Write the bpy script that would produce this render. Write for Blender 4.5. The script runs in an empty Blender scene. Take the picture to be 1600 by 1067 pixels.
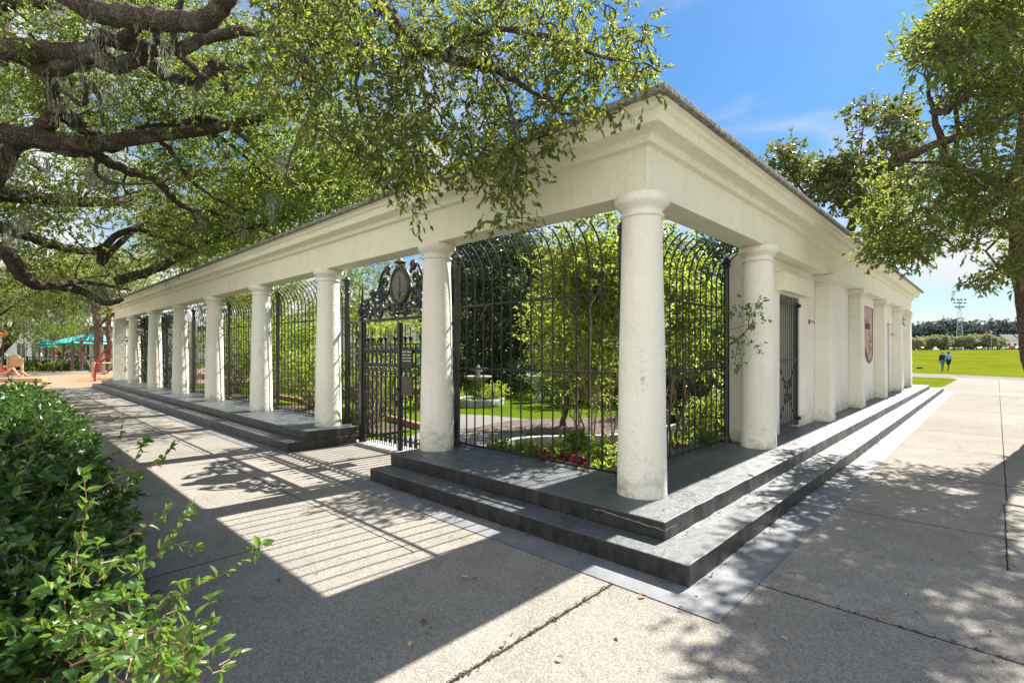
import bpy, bmesh, math, random
import numpy as np
from mathutils import Vector, Matrix
R=math.radians
SC=bpy.context.scene; COL=SC.collection
# ------------------------------------------------------------------ camera, world, sun, exposure
YAW=R(43.8); CAM=np.array([2.344,-4.162]); H=1.6; F=790.0
DV=np.array([math.cos(R(133.8)),math.sin(R(133.8))]); RV=np.array([DV[1],-DV[0]])
cd=bpy.data.cameras.new('camera'); cam=bpy.data.objects.new('camera',cd); COL.objects.link(cam)
cam.location=(CAM[0],CAM[1],H); cam.rotation_euler=(R(90),0,YAW)
cd.sensor_width=36; cd.lens=F/1600*36; cd.shift_y=0.00906; cd.clip_start=0.05; cd.clip_end=2000
SC.camera=cam
SUN=Vector((0.075,0.94,1.0)).normalized()
elev=math.asin(SUN.z); azi=math.atan2(SUN.x,SUN.y)
w=bpy.data.worlds.new('World'); SC.world=w; w.use_nodes=True
nt=w.node_tree; nt.nodes.clear(); N=nt.nodes.new; L=nt.links.new
out=N('ShaderNodeOutputWorld'); bg=N('ShaderNodeBackground'); bg.inputs[1].default_value=0.08
sky=N('ShaderNodeTexSky'); sky.sky_type='NISHITA'; sky.sun_disc=False; sky.sun_elevation=elev; sky.sun_rotation=azi
sky.air_density=1.0; sky.dust_density=0.2; sky.ozone_density=2.0
tc=N('ShaderNodeTexCoord'); sep=N('ShaderNodeSeparateXYZ'); L(tc.outputs['Generated'],sep.inputs[0])
mp=N('ShaderNodeMapping'); mp.inputs['Scale'].default_value=(1.0,1.0,3.2); L(tc.outputs['Generated'],mp.inputs[0])
nz=N('ShaderNodeTexNoise'); nz.inputs['Scale'].default_value=3.0; nz.inputs['Detail'].default_value=9; nz.inputs['Roughness'].default_value=.55
nz.inputs['Distortion'].default_value=.4; L(mp.outputs[0],nz.inputs[0])
rmp=N('ShaderNodeMapRange'); rmp.inputs[1].default_value=.0; rmp.inputs[2].default_value=.45; rmp.inputs[3].default_value=.26; rmp.inputs[4].default_value=-.08
L(sep.outputs[2],rmp.inputs[0])
ad0=N('ShaderNodeMath'); ad0.operation='ADD'; L(nz.outputs[0],ad0.inputs[0]); L(rmp.outputs[0],ad0.inputs[1])
sth=N('ShaderNodeMapRange'); sth.inputs[1].default_value=.35; sth.inputs[2].default_value=-.45; sth.inputs[3].default_value=0; sth.inputs[4].default_value=.22; L(sep.outputs[1],sth.inputs[0])
ad=N('ShaderNodeMath'); ad.operation='ADD'; L(ad0.outputs[0],ad.inputs[0]); L(sth.outputs[0],ad.inputs[1])   # unseen cloud banks added in the south, behind the camera, as neutral fill light
cr=N('ShaderNodeMapRange'); cr.inputs[1].default_value=.405; cr.inputs[2].default_value=.84; cr.interpolation_type='SMOOTHSTEP'; L(ad.outputs[0],cr.inputs[0])
mx=N('ShaderNodeMix'); mx.data_type='RGBA'; L(cr.outputs[0],mx.inputs[0])
hs=N('ShaderNodeHueSaturation'); hs.inputs['Saturation'].default_value=1.18; hs.inputs['Value'].default_value=1.0; L(sky.outputs[0],hs.inputs['Color'])
gr=N('ShaderNodeMapRange'); gr.inputs[1].default_value=0; gr.inputs[2].default_value=.55; gr.inputs[3].default_value=.66; gr.inputs[4].default_value=1.0; L(sep.outputs[2],gr.inputs[0])
gc=N('ShaderNodeMix'); gc.data_type='RGBA'; gc.blend_type='MULTIPLY'; gc.inputs[0].default_value=1; L(hs.outputs[0],gc.inputs[6]); L(gr.outputs[0],gc.inputs[7])
L(gc.outputs[2],mx.inputs[6]); 
cb=N('ShaderNodeMapRange'); cb.inputs[1].default_value=.4; cb.inputs[2].default_value=-.5; cb.inputs[3].default_value=3.7; cb.inputs[4].default_value=8.5; L(sep.outputs[1],cb.inputs[0])  # added clouds behind the camera are made brighter for more fill
cm_=N('ShaderNodeVectorMath'); cm_.operation='SCALE'; cm_.inputs[0].default_value=(1.0,.985,.96); L(cb.outputs[0],cm_.inputs['Scale']); L(cm_.outputs[0],mx.inputs[7])
tn=N('ShaderNodeMix'); tn.data_type='RGBA'; tn.blend_type='MULTIPLY'; tn.inputs[0].default_value=1; tn.inputs[7].default_value=(.44,.58,.63,1); L(gc.outputs[2],tn.inputs[6]); L(tn.outputs[2],mx.inputs[6])
L(mx.outputs[2],bg.inputs[0]); L(bg.outputs[0],out.inputs[0])
sl=bpy.data.lights.new('sun','SUN'); sl.energy=5.0; sl.angle=R(.5); sl.color=(1,.94,.86)
so=bpy.data.objects.new('sun',sl); COL.objects.link(so); so.rotation_euler=(-SUN).to_track_quat('-Z','Y').to_euler(); so.location=(5,20,30)
SC.view_settings.view_transform='Standard'; SC.view_settings.look='None'; SC.view_settings.gamma=1
SC.view_settings.exposure=1.70
SC.cycles.max_bounces=8; SC.cycles.transmission_bounces=6; SC.cycles.transparent_max_bounces=8
# ------------------------------------------------------------------ helpers
def W(px,py,D):
    p=CAM+D*DV+(px-800)/F*D*RV
    return np.array([p[0],p[1],H+(548-py)/F*D])
def G(px,py,z=0.):
    D=(H-z)*F/(py-548); return W(px,py,D)
class MB:
    def __init__(s): s.v=[]; s.f=[]; s.sm=[]
    def add(s,v,f,sm=False):
        n=len(s.v); s.v+=[tuple(p) for p in v]; s.f+=[tuple(i+n for i in q) for q in f]; s.sm+=[sm]*len(f); return s
    def box(s,x0,x1,y0,y1,z0,z1):
        return s.add([(x0,y0,z0),(x1,y0,z0),(x1,y1,z0),(x0,y1,z0),(x0,y0,z1),(x1,y0,z1),(x1,y1,z1),(x0,y1,z1)],
          [(0,3,2,1),(4,5,6,7),(0,1,5,4),(1,2,6,5),(2,3,7,6),(3,0,4,7)])
    def obox(s,c,ax,ay,az):  # oriented box, half-vectors
        c,ax,ay,az=[np.array(q,float) for q in (c,ax,ay,az)]
        v=[c+i*ax+j*ay+k*az for k in(-1,1) for j in(-1,1) for i in(-1,1)]
        return s.add(v,[(0,2,3,1),(4,5,7,6),(0,1,5,4),(1,3,7,5),(3,2,6,7),(2,0,4,6)])
    def poly(s,pts,z0,z1):  # prism from footprint (may be concave)
        n=len(pts); v=[(p[0],p[1],z0) for p in pts]+[(p[0],p[1],z1) for p in pts]
        return s.add(v,[tuple(range(n-1,-1,-1)),tuple(range(n,2*n))]+[(i,(i+1)%n,n+(i+1)%n,n+i) for i in range(n)])
    def lathe(s,prof,c=(0,0,0),n=24,sm=True):
        v=[];f=[]
        for r,z in prof:
            for k in range(n):
                a=2*math.pi*k/n; v.append((c[0]+r*math.cos(a),c[1]+r*math.sin(a),c[2]+z))
        m=len(prof)
        for i in range(m-1):
            for k in range(n):
                a=i*n+k;b=i*n+(k+1)%n; f.append((a,b,b+n,a+n))
        s.add(v,f,sm)
        s.add([v[k] for k in range(n)],[tuple(range(n-1,-1,-1))]); s.add([v[(m-1)*n+k] for k in range(n)],[tuple(range(n))])
        return s
    def tube(s,path,rad,n=6,sm=True,wob=0,flat=1.0):
        P=np.array(path,float); m=len(P)
        rad=np.full(m,rad,float) if np.isscalar(rad) else np.array(rad,float)
        T=np.gradient(P,axis=0); T/=np.maximum(np.linalg.norm(T,axis=1,keepdims=True),1e-9)
        up=np.array([0,0,1.]) if abs(T[0][2])<.9 else np.array([0,1.,0])
        u=np.cross(T[0],up); u/=np.linalg.norm(u); v=[]
        for i in range(m):
            u=u-T[i]*(u@T[i]); u/=max(np.linalg.norm(u),1e-9); b=np.cross(T[i],u)
            for k in range(n):
                a=2*math.pi*k/n; rr=rad[i]*(1+(random.uniform(-wob,wob) if wob else 0))
                v.append(P[i]+rr*(math.cos(a)*u+math.sin(a)*b*flat))
        f=[]
        for i in range(m-1):
            for k in range(n):
                a=i*n+k;b=i*n+(k+1)%n; f.append((a,b,b+n,a+n))
        s.add(v,f,sm); s.add(v[:n],[tuple(range(n-1,-1,-1))]); s.add(v[-n:],[tuple(range(n))]); return s
    def build(s,name,mat,parent=None,bevel=0):
        me=bpy.data.meshes.new(name); me.from_pydata([tuple(map(float,p)) for p in s.v],[],s.f)
        me.polygons.foreach_set('use_smooth',s.sm); me.materials.append(mat); me.update()
        o=bpy.data.objects.new(name,me); COL.objects.link(o)
        if parent: o.parent=parent
        if bevel:
            b=o.modifiers.new('bevel','BEVEL'); b.width=bevel; b.segments=2; b.limit_method='ANGLE'; b.angle_limit=R(40)
        return o
def tag(o,label=None,cat=None,group=None,kind=None):
    if label: o['label']=label
    if cat: o['category']=cat
    if group: o['group']=group
    if kind: o['kind']=kind
    return o
def thing(name,label,cat,loc=(0,0,0),group=None):
    o=bpy.data.objects.new(name,None); COL.objects.link(o); o.location=[float(q) for q in loc]; o.empty_display_size=.2
    return tag(o,label,cat,group)
def place(o,root): # parent world-space mesh to a root standing at its base
    o.parent=root; o.location=tuple(-Vector(root.location)); return o
def ragged(pts,step=.14,j=.0035):
    o=[]; n=len(pts)
    for i in range(n):
        a=np.array(pts[i],float); b=np.array(pts[(i+1)%n],float); L_=np.linalg.norm(b-a); k=max(1,int(L_/step)); d_=(b-a)/L_; nn_=np.array([d_[1],-d_[0]])
        for q in range(k):
            if q==0: o.append(tuple(a)); continue
            jj=random.uniform(-j,j*.4); jj=jj-random.uniform(.006,.014) if random.random()<.035 else jj
            o.append(tuple(a+(b-a)*(q+random.uniform(-.25,.25))/k+nn_*jj))
    return o
def copy_tree(o,parent=None):
    c=o.copy(); COL.objects.link(c)
    if parent: c.parent=parent
    for ch in list(o.children): copy_tree(ch,c)
    return c
def smooth_path(pts,n=6):
    P=[np.array(p,float) for p in pts]; P=[2*P[0]-P[1]]+P+[2*P[-1]-P[-2]]; o=[]
    for i in range(1,len(P)-2):
        for k in range(n):
            t=k/n; a,b,c,d=P[i-1:i+3]
            o.append(.5*((2*b)+(-a+c)*t+(2*a-5*b+4*c-d)*t*t+(-a+3*b-3*c+d)*t**3))
    o.append(P[-2]); return np.array(o)
# ------------------------------------------------------------------ materials
def mat(name,base,rough=.7,spec=.5,metal=0,noise=None,bump=0,bscale=60,c2=None,nscale=4,nlo=.4,nhi=.65,coat=0):
    m=bpy.data.materials.new(name); m.use_nodes=True; t=m.node_tree; b=t.nodes['Principled BSDF']
    b.inputs['Base Color'].default_value=(*base,1); b.inputs['Roughness'].default_value=rough
    b.inputs['Specular IOR Level'].default_value=spec; b.inputs['Metallic'].default_value=metal
    if coat: b.inputs['Coat Weight'].default_value=coat; b.inputs['Coat Roughness'].default_value=.15
    tcn=t.nodes.new('ShaderNodeTexCoord')
    if c2 is not None:
        n=t.nodes.new('ShaderNodeTexNoise'); n.inputs['Scale'].default_value=nscale; n.inputs['Detail'].default_value=8; n.inputs['Roughness'].default_value=.65
        t.links.new(tcn.outputs['Object'],n.inputs[0])
        mr=t.nodes.new('ShaderNodeMapRange'); mr.inputs[1].default_value=nlo; mr.inputs[2].default_value=nhi; t.links.new(n.outputs[0],mr.inputs[0])
        mi=t.nodes.new('ShaderNodeMix'); mi.data_type='RGBA'; mi.inputs[6].default_value=(*base,1); mi.inputs[7].default_value=(*c2,1)
        t.links.new(mr.outputs[0],mi.inputs[0]); t.links.new(mi.outputs[2],b.inputs['Base Color'])
    if bump:
        n2=t.nodes.new('ShaderNodeTexNoise'); n2.inputs['Scale'].default_value=bscale; n2.inputs['Detail'].default_value=6
        t.links.new(tcn.outputs['Object'],n2.inputs[0]); bp=t.nodes.new('ShaderNodeBump'); bp.inputs['Strength'].default_value=bump; bp.inputs['Distance'].default_value=.02
        t.links.new(n2.outputs[0],bp.inputs['Height']); t.links.new(bp.outputs[0],b.inputs['Normal'])
    return m
class NG: # tiny node helper
    def __init__(s,name):
        s.m=bpy.data.materials.new(name); s.m.use_nodes=True; s.t=s.m.node_tree; s.b=s.t.nodes['Principled BSDF']
        s.geo=s.t.nodes.new('ShaderNodeNewGeometry'); s.pos=s.geo.outputs['Position']
    def sep(s,v=None):
        n=s.t.nodes.new('ShaderNodeSeparateXYZ'); s.t.links.new(v or s.pos,n.inputs[0]); return n.outputs
    def noise(s,scale,detail=6,rough=.6,vec=None,stretch=None,dist=0):
        v=vec or s.pos
        if stretch:
            mpn=s.t.nodes.new('ShaderNodeMapping'); mpn.inputs['Scale'].default_value=stretch; s.t.links.new(v,mpn.inputs[0]); v=mpn.outputs[0]
        n=s.t.nodes.new('ShaderNodeTexNoise'); n.inputs['Scale'].default_value=scale; n.inputs['Detail'].default_value=detail; n.inputs['Roughness'].default_value=rough
        n.inputs['Distortion'].default_value=dist
        s.t.links.new(v,n.inputs[0]); return n.outputs[0]
    def vor(s,scale,feature='F1'):
        n=s.t.nodes.new('ShaderNodeTexVoronoi'); n.inputs['Scale'].default_value=scale; n.feature=feature; s.t.links.new(s.pos,n.inputs['Vector']); return n.outputs
    def rng(s,v,a,b,c=0,d=1):
        n=s.t.nodes.new('ShaderNodeMapRange'); s.t.links.new(v,n.inputs[0])
        for i,q in zip((1,2,3,4),(a,b,c,d)): n.inputs[i].default_value=q
        return n.outputs[0]
    def math(s,op,a,b=None):
        n=s.t.nodes.new('ShaderNodeMath'); n.operation=op
        for i,q in enumerate((a,b)):
            if q is None: continue
            if isinstance(q,(int,float)): n.inputs[i].default_value=q
            else: s.t.links.new(q,n.inputs[i])
        return n.outputs[0]
    def mix(s,fac,a,b,mode='MIX'):
        n=s.t.nodes.new('ShaderNodeMix'); n.data_type='RGBA'; n.blend_type=mode
        for i,q in ((0,fac),(6,a),(7,b)):
            if isinstance(q,(int,float)): n.inputs[i].default_value=q
            elif isinstance(q,tuple): n.inputs[i].default_value=(*q,1)
            else: s.t.links.new(q,n.inputs[i])
        return n.outputs[2]
    def bump(s,h,strength=.3,dist=.02,prev=None):
        n=s.t.nodes.new('ShaderNodeBump'); n.inputs['Strength'].default_value=strength; n.inputs['Distance'].default_value=dist
        s.t.links.new(h,n.inputs['Height'])
        if prev is not None: s.t.links.new(prev,n.inputs['Normal'])
        return n.outputs[0]
    def out(s,col=None,rough=None,normal=None,spec=.5):
        s.b.inputs['Specular IOR Level'].default_value=spec
        if col is not None:
            if isinstance(col,tuple): s.b.inputs['Base Color'].default_value=(*col,1)
            else: s.t.links.new(col,s.b.inputs['Base Color'])
        if rough is not None:
            if isinstance(rough,(int,float)): s.b.inputs['Roughness'].default_value=rough
            else: s.t.links.new(rough,s.b.inputs['Roughness'])
        if normal is not None: s.t.links.new(normal,s.b.inputs['Normal'])
        return s.m
def stucco(name,base,dirt=.6,streak=True):
    g=NG(name); x,y,z=g.sep()
    c=g.mix(g.rng(g.noise(1.3,5),.35,.7),base,tuple(q*.92 for q in base))
    sk=g.noise(1.0,6,.7,stretch=(7,7,.7)); c=g.mix(g.rng(sk,.52,.8,0,.3),c,(.50,.48,.38))
    # grime that climbs from the platform
    gz=g.rng(z,.3,.75,.22,-.05); gm=g.rng(g.math('ADD',g.noise(5,7,.7),gz),.60,.86,0,dirt)
    c=g.mix(gm,c,(.23,.25,.16))
    sp=g.rng(g.noise(16,3,.5),.70,.78,0,.5); c=g.mix(sp,c,(.40,.38,.30))
    xx=g.math('ABSOLUTE',g.math('SUBTRACT',g.math('ADD',x,g.math('MULTIPLY',z,.06)),.19)); zz_=g.math('ABSOLUTE',g.math('SUBTRACT',z,1.42))
    bl=g.math('MULTIPLY',g.math('MULTIPLY',g.rng(xx,.006,.032,1,0),g.rng(zz_,.08,.22,1,0)),g.math('MULTIPLY',g.math('LESS_THAN',y,-.1),g.math('GREATER_THAN',y,-.3)))
    c=g.mix(g.math('MULTIPLY',bl,g.rng(g.noise(24,4,.7),.50,.64,0,.7)),c,(.16,.155,.14))
    hc=g.t.nodes.new('ShaderNodeTexVoronoi'); hc.feature='DISTANCE_TO_EDGE'; hc.inputs['Scale'].default_value=1.1; wv=g.t.nodes.new('ShaderNodeVectorMath'); wv.operation='ADD'
    nn_=g.t.nodes.new('ShaderNodeTexNoise'); nn_.inputs['Scale'].default_value=2.5; nn_.inputs['Detail'].default_value=5; g.t.links.new(g.pos,nn_.inputs[0]); g.t.links.new(g.pos,wv.inputs[0]); g.t.links.new(nn_.outputs['Color'],wv.inputs[1]); g.t.links.new(wv.outputs[0],hc.inputs['Vector'])
    ck=g.math('MULTIPLY',g.rng(hc.outputs[0],.0015,.005,1,0),g.rng(g.noise(.8,3),.55,.62)); c=g.mix(g.math('MULTIPLY',ck,.6),c,(.25,.23,.18))
    # drips below ledges and a scuffed band
    dr=g.math('MULTIPLY',g.rng(g.noise(1,5,.7,stretch=(16,16,.35)),.55,.70),g.rng(z,2.6,3.6,.0,.3)); c=g.mix(dr,c,(.44,.42,.33))
    sc=g.rng(g.noise(26,5,.75,stretch=(1,1,.6)),.66,.72,0,.55); sc=g.math('MULTIPLY',sc,g.rng(g.noise(1.7,3),.52,.62)); c=g.mix(sc,c,(.22,.20,.17))
    h=g.math('ADD',g.noise(38,6,.6),g.math('MULTIPLY',g.noise(7,3),1.2))
    return g.out(c,.78,g.bump(h,.6,.025),.3)
M={}
M['stucco']=stucco('weathered_cream_stucco',(.81,.785,.61))
M['colpaint']=stucco('white_column_paint',(.82,.795,.68),.8)
M['wallpaint']=stucco('white_wall_stucco',(.82,.78,.70),.7)
g=NG('lichen_slab'); k=g.rng(g.noise(15,8,.8,stretch=(1,1,.6)),.38,.66); c=g.mix(k,(.06,.055,.045),(.36,.36,.31)); M['slab']=g.out(c,.9,g.bump(g.noise(30),.5))
# painted step concrete
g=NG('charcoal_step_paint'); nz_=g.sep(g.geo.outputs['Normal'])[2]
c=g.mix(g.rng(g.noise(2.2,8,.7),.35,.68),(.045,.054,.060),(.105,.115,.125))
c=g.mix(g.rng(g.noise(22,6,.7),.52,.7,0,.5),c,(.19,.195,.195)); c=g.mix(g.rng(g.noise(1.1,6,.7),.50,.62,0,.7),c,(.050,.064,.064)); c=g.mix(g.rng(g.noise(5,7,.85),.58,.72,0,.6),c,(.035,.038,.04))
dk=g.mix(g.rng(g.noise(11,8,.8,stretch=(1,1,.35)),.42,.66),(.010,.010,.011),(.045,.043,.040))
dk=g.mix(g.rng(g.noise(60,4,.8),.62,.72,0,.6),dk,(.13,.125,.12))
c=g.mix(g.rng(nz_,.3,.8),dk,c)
x,y,z=g.sep(); wv=g.rng(g.noise(9,5,.8),0,1,-.03,.03); jm=None
for ax,p_,o_,lo_ in ((y,-.18,x,.4),(y,1.15,x,.4),(y,2.9,x,.4),(y,4.9,x,.4),(y,7.4,x,.4),(y,10.5,x,.4),(y,14,x,.4),(x,-9.4,y,-2),(x,-13.1,y,-2),(x,-17.2,y,-2),(x,-1.25,y,-.8)):
    q=g.math('MULTIPLY',g.rng(g.math('ABSOLUTE',g.math('ADD',g.math('SUBTRACT',ax,p_),wv)),.005,.014,1,0),g.math('GREATER_THAN',o_,lo_)); jm=q if jm is None else g.math('MAXIMUM',jm,q)
c=g.mix(g.math('MULTIPLY',jm,.85),c,(.02,.018,.015))
cz=g.math('SUBTRACT',z,g.math('ADD',.262,g.math('ADD',g.math('MULTIPLY',x,-.05),g.rng(g.noise(12,4,.7),0,1,-.02,.02))))
cm=g.math('MULTIPLY',g.rng(g.math('ABSOLUTE',cz),.0012,.0038,1,0),g.math('MULTIPLY',g.math('LESS_THAN',nz_,.3),g.math('MULTIPLY',g.math('GREATER_THAN',x,-.12),g.math('LESS_THAN',y,-.4))))
c=g.mix(g.math('MULTIPLY',cm,.8),c,(.42,.38,.32))
eg=g.rng(g.noise(18,6,.8),.60,.68); c=g.mix(g.math('MULTIPLY',g.math('MULTIPLY',eg,.7),g.rng(nz_,.15,.6)),c,(.32,.31,.29))
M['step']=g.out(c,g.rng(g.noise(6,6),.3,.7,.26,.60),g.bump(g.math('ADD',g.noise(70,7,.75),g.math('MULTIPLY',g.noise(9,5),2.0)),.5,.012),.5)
def paving(name,base,xl=(),yl=(),speck=1.0):
    g=NG(name); x,y,z=g.sep()
    c=g.mix(g.rng(g.noise(.55,6,.6),.35,.7),base,tuple(q*.80 for q in base))
    c=g.mix(g.rng(g.noise(2.3,8,.75),.46,.74,0,.6),c,tuple(q*.55 for q in base)); c=g.mix(g.rng(g.noise(.9,9,.8),.56,.60,0,.3),c,tuple(q*1.18 for q in base)); c=g.mix(g.rng(g.noise(5,2,.5),.70,.74,0,.55),c,tuple(q*.4 for q in base))
    sn=g.t.nodes.new('ShaderNodeVectorMath'); sn.operation='SNAP'; sn.inputs[1].default_value=(2.41,2.35,10); of=g.t.nodes.new('ShaderNodeVectorMath'); of.operation='ADD'; of.inputs[1].default_value=(1.97,.49,5)
    g.t.links.new(g.pos,of.inputs[0]); g.t.links.new(of.outputs[0],sn.inputs[0]); wn=g.t.nodes.new('ShaderNodeTexWhiteNoise'); g.t.links.new(sn.outputs[0],wn.inputs['Vector'])
    c=g.mix(g.rng(wn.outputs['Value'],0,1,0,.30),c,tuple(q*.62 for q in base))
    st=g.math('MULTIPLY',g.rng(g.noise(1.6,7,.8,dist=.8),.60,.66),g.rng(g.noise(7,5,.7),.40,.62,.1,.75)); c=g.mix(st,c,tuple(q*.5 for q in base))
    v=g.vor(120)[1]; vs=g.sep(v); c=g.mix(g.rng(vs[0],0,1,.0,.55*speck),c,(.075,.07,.06)); 
    c=g.mix(g.math('MULTIPLY',g.math('GREATER_THAN',vs[1],.84),.35*speck),c,(.40,.39,.36))
    c=g.mix(g.rng(g.noise(30,3),.66,.74,0,.4),c,(.07,.065,.06))
    ln=None; wob=g.rng(g.noise(7,5,.8),0,1,-.016,.016)
    for ax,ls in ((x,xl),(y,yl)):
        for (p,wd,lo_,hi_) in ls:
            d=g.math('ABSOLUTE',g.math('ADD',g.math('SUBTRACT',ax,p),wob)); q=g.rng(d,wd*.5,wd,1,0); o_=y if ax is x else x; q=g.math('MULTIPLY',q,g.math('MULTIPLY',g.math('GREATER_THAN',o_,lo_),g.math('LESS_THAN',o_,hi_)))
            ln=q if ln is None else g.math('MAXIMUM',ln,q)
    h=g.math('ADD',g.math('MULTIPLY',g.vor(170)[0],.5),g.noise(140,3))
    nrm=g.bump(h,.35,.006)
    if ln is not None:
        c=g.mix(g.math('MULTIPLY',ln,.93),c,(.028,.022,.015))
        nrm=g.bump(g.math('SUBTRACT',1.0,ln),.6,.012,nrm)
    return g.out(c,1.0,nrm,0.0)
M['pave']=paving('aggregate_walk_concrete',(.33,.308,.272),
  xl=[(.44,.013,-9,-1.18),(-1.97,.008,-9,-1.8),(-4.4,.009,-9,-1.8),(-6.8,.010,-9,-1.1),(-9.2,.011,-9,-1.1),(-11.6,.012,-9,-1.1),(-14,.013,-9,-1.1),(-17,.015,-9,-1.1),(-20,.016,-9,-1.1),(2.40,.007,1.0,3.2),(2.42,.007,3.4,40),(6,.012,-9,40)],
  yl=[(-1.80,.008,-30,-1.0),(-2.9,.009,-30,-6.8),(-.49,.0095,1.16,30),(1.86,.010,1.16,30),(4.2,.012,1.16,30),(6.6,.013,1.16,30),(9,.015,1.16,30),(11.5,.015,1.16,30),(14,.018,1.16,30),(17,.02,1.16,30),(20,.02,1.16,30),(24,.02,1.16,30),(-3.4,.009,.44,30)])
M['pave2']=paving('pale_path_concrete',(.22,.215,.205),speck=.4)
M['apron']=None
g=NG('worn_apron_paint'); c=g.mix(g.rng(g.noise(2.6,8,.75),.38,.62),(.10,.11,.125),(.17,.178,.185)); c=g.mix(g.rng(g.noise(24,6,.8),.56,.68,0,.75),c,(.23,.225,.21)); c=g.mix(g.rng(g.noise(4,7,.8),.55,.72,0,.55),c,(.06,.065,.07)); M['apron']=g.out(c,.75,g.bump(g.noise(110,5),.3,.008))
def grassmat(name,a,b,sc=3,fine=90):
    g=NG(name); c=g.mix(g.rng(g.noise(sc,8,.7),.35,.68),a,b); c=g.mix(g.rng(g.noise(.12,6,.7,stretch=(1,.35,1)),.42,.62,0,.7),c,tuple(q*.72 for q in a)); c=g.mix(g.rng(g.noise(.5,6,.8,stretch=(.5,1,1)),.58,.70,0,.4),c,(.17,.15,.06)); c=g.mix(g.rng(g.noise(fine,4,.8),.45,.7,0,.5),c,tuple(q*.45 for q in a))
    return g.out(c,.85,g.bump(g.noise(fine*.8,4,.8),.8,.05),0.0)
M['field']=grassmat('park_grass',(.095,.122,.008),(.140,.158,.015),.5,8)
M['lawn']=grassmat('garden_lawn',(.085,.15,.010),(.15,.21,.018),2.5,60)
g=NG('orange_mulch'); vv=g.sep(g.vor(22)[1]); c=g.mix(vv[0],(.20,.10,.055),(.42,.27,.18)); c=g.mix(g.rng(g.noise(.7,5),.45,.65,0,.6),c,(.32,.20,.13)); M['playmulch']=g.out(c,.95,g.bump(g.vor(22)[0],.8,.03),.1)
g=NG('brown_bark_mulch'); vv=g.sep(g.vor(38)[1]); c=g.mix(vv[0],(.06,.045,.038),(.25,.20,.175)); M['mulch']=g.out(c,.95,g.bump(g.vor(38)[0],1,.03),.1)
M['soil']=mat('dark_soil',(.05,.035,.025),.95,c2=(.12,.085,.06),nscale=20,bump=.8,bscale=50)
M['iron']=mat('black_painted_iron',(.010,.010,.012),.5,.35,0,bump=.15,bscale=120,c2=(.022,.022,.024),nscale=14)
M['steeliron']=mat('worn_grey_iron',(.040,.042,.048),.34,.5,.35,bump=.1,bscale=90,c2=(.016,.016,.017),nscale=9)
M['bronze']=mat('dark_bronze_plaque',(.075,.06,.045),.45,.5,.6,bump=.5,bscale=70,c2=(.14,.11,.08),nscale=30)
M['ovalface']=mat('oval_cartouche_slate',(.10,.11,.105),.5,.5,.2,c2=(.20,.17,.14),nscale=12,bump=.2)
M['black']=mat('black_enamel',(.012,.012,.012),.35)
M['letter']=mat('pale_lettering',(.78,.72,.66),.6)
M['gold']=mat('worn_gilt',(.45,.30,.10),.4,.5,.7)
M['signpink']=mat('terracotta_sign_face',(.50,.34,.28),.85,c2=(.42,.27,.22),nscale=5,bump=.2)
M['darktrim']=mat('dark_brown_trim',(.05,.035,.03),.5)
M['doorpaint']=mat('grey_green_door',(.12,.15,.14),.5)
M['stone']=mat('grey_garden_stone',(.36,.35,.31),.85,c2=(.20,.20,.17),nscale=8,bump=.5,bscale=40)
M['coping']=mat('pale_curb_concrete',(.34,.335,.32),.85,c2=(.22,.215,.20),nscale=6,bump=.4)
M['brick']=mat('faded_brick_edging',(.38,.17,.09),.9,c2=(.22,.11,.07),nscale=15,bump=.5)
def bark(name,a,b,c3=None,sc=9,bs=1.0):
    g=NG(name); t=g.t; tcn=t.nodes.new('ShaderNodeTexCoord')
    v=g.t.nodes.new('ShaderNodeTexVoronoi'); v.feature='DISTANCE_TO_EDGE'; v.inputs['Scale'].default_value=sc*3
    mpn=t.nodes.new('ShaderNodeMapping'); mpn.inputs['Scale'].default_value=(1,1,.45); n0=t.nodes.new('ShaderNodeTexNoise'); n0.inputs['Scale'].default_value=5
    t.links.new(g.pos,mpn.inputs[0]); ad=t.nodes.new('ShaderNodeVectorMath'); ad.operation='ADD'; sc_=t.nodes.new('ShaderNodeVectorMath'); sc_.operation='SCALE'; sc_.inputs['Scale'].default_value=.12
    t.links.new(g.pos,n0.inputs[0]); t.links.new(n0.outputs['Color'],sc_.inputs[0]); t.links.new(mpn.outputs[0],ad.inputs[0]); t.links.new(sc_.outputs[0],ad.inputs[1]); t.links.new(ad.outputs[0],v.inputs['Vector'])
    e=g.rng(v.outputs[0],0,.22); c=g.mix(e,a,b); 
    if c3: c=g.mix(g.rng(g.noise(4,7,.7),.5,.66,0,.75),c,c3)
    c=g.mix(g.rng(g.noise(1.5,6,.8),.45,.7,0,.6),c,tuple(q*.45 for q in b)); return g.out(c,.92,g.bump(g.math('ADD',g.math('MULTIPLY',e,.6),g.math('MULTIPLY',g.noise(9,9,.75,stretch=(1,1,.5)),2.2)),bs,.04),.2)
M['oakbark']=bark('live_oak_bark',(.045,.034,.024),(.17,.135,.10),(.30,.31,.26))
M['bark']=bark('brown_bark',(.08,.05,.035),(.26,.18,.13))
M['shrubstem']=mat('pale_shrub_stems',(.28,.21,.14),.85,c2=(.17,.12,.08),nscale=20,bump=.4)
M['redstem']=mat('reddish_twig',(.17,.075,.03),.6)
M['moss']=mat('spanish_moss',(.34,.35,.28),.95,.1,c2=(.22,.23,.17),nscale=6)
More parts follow.
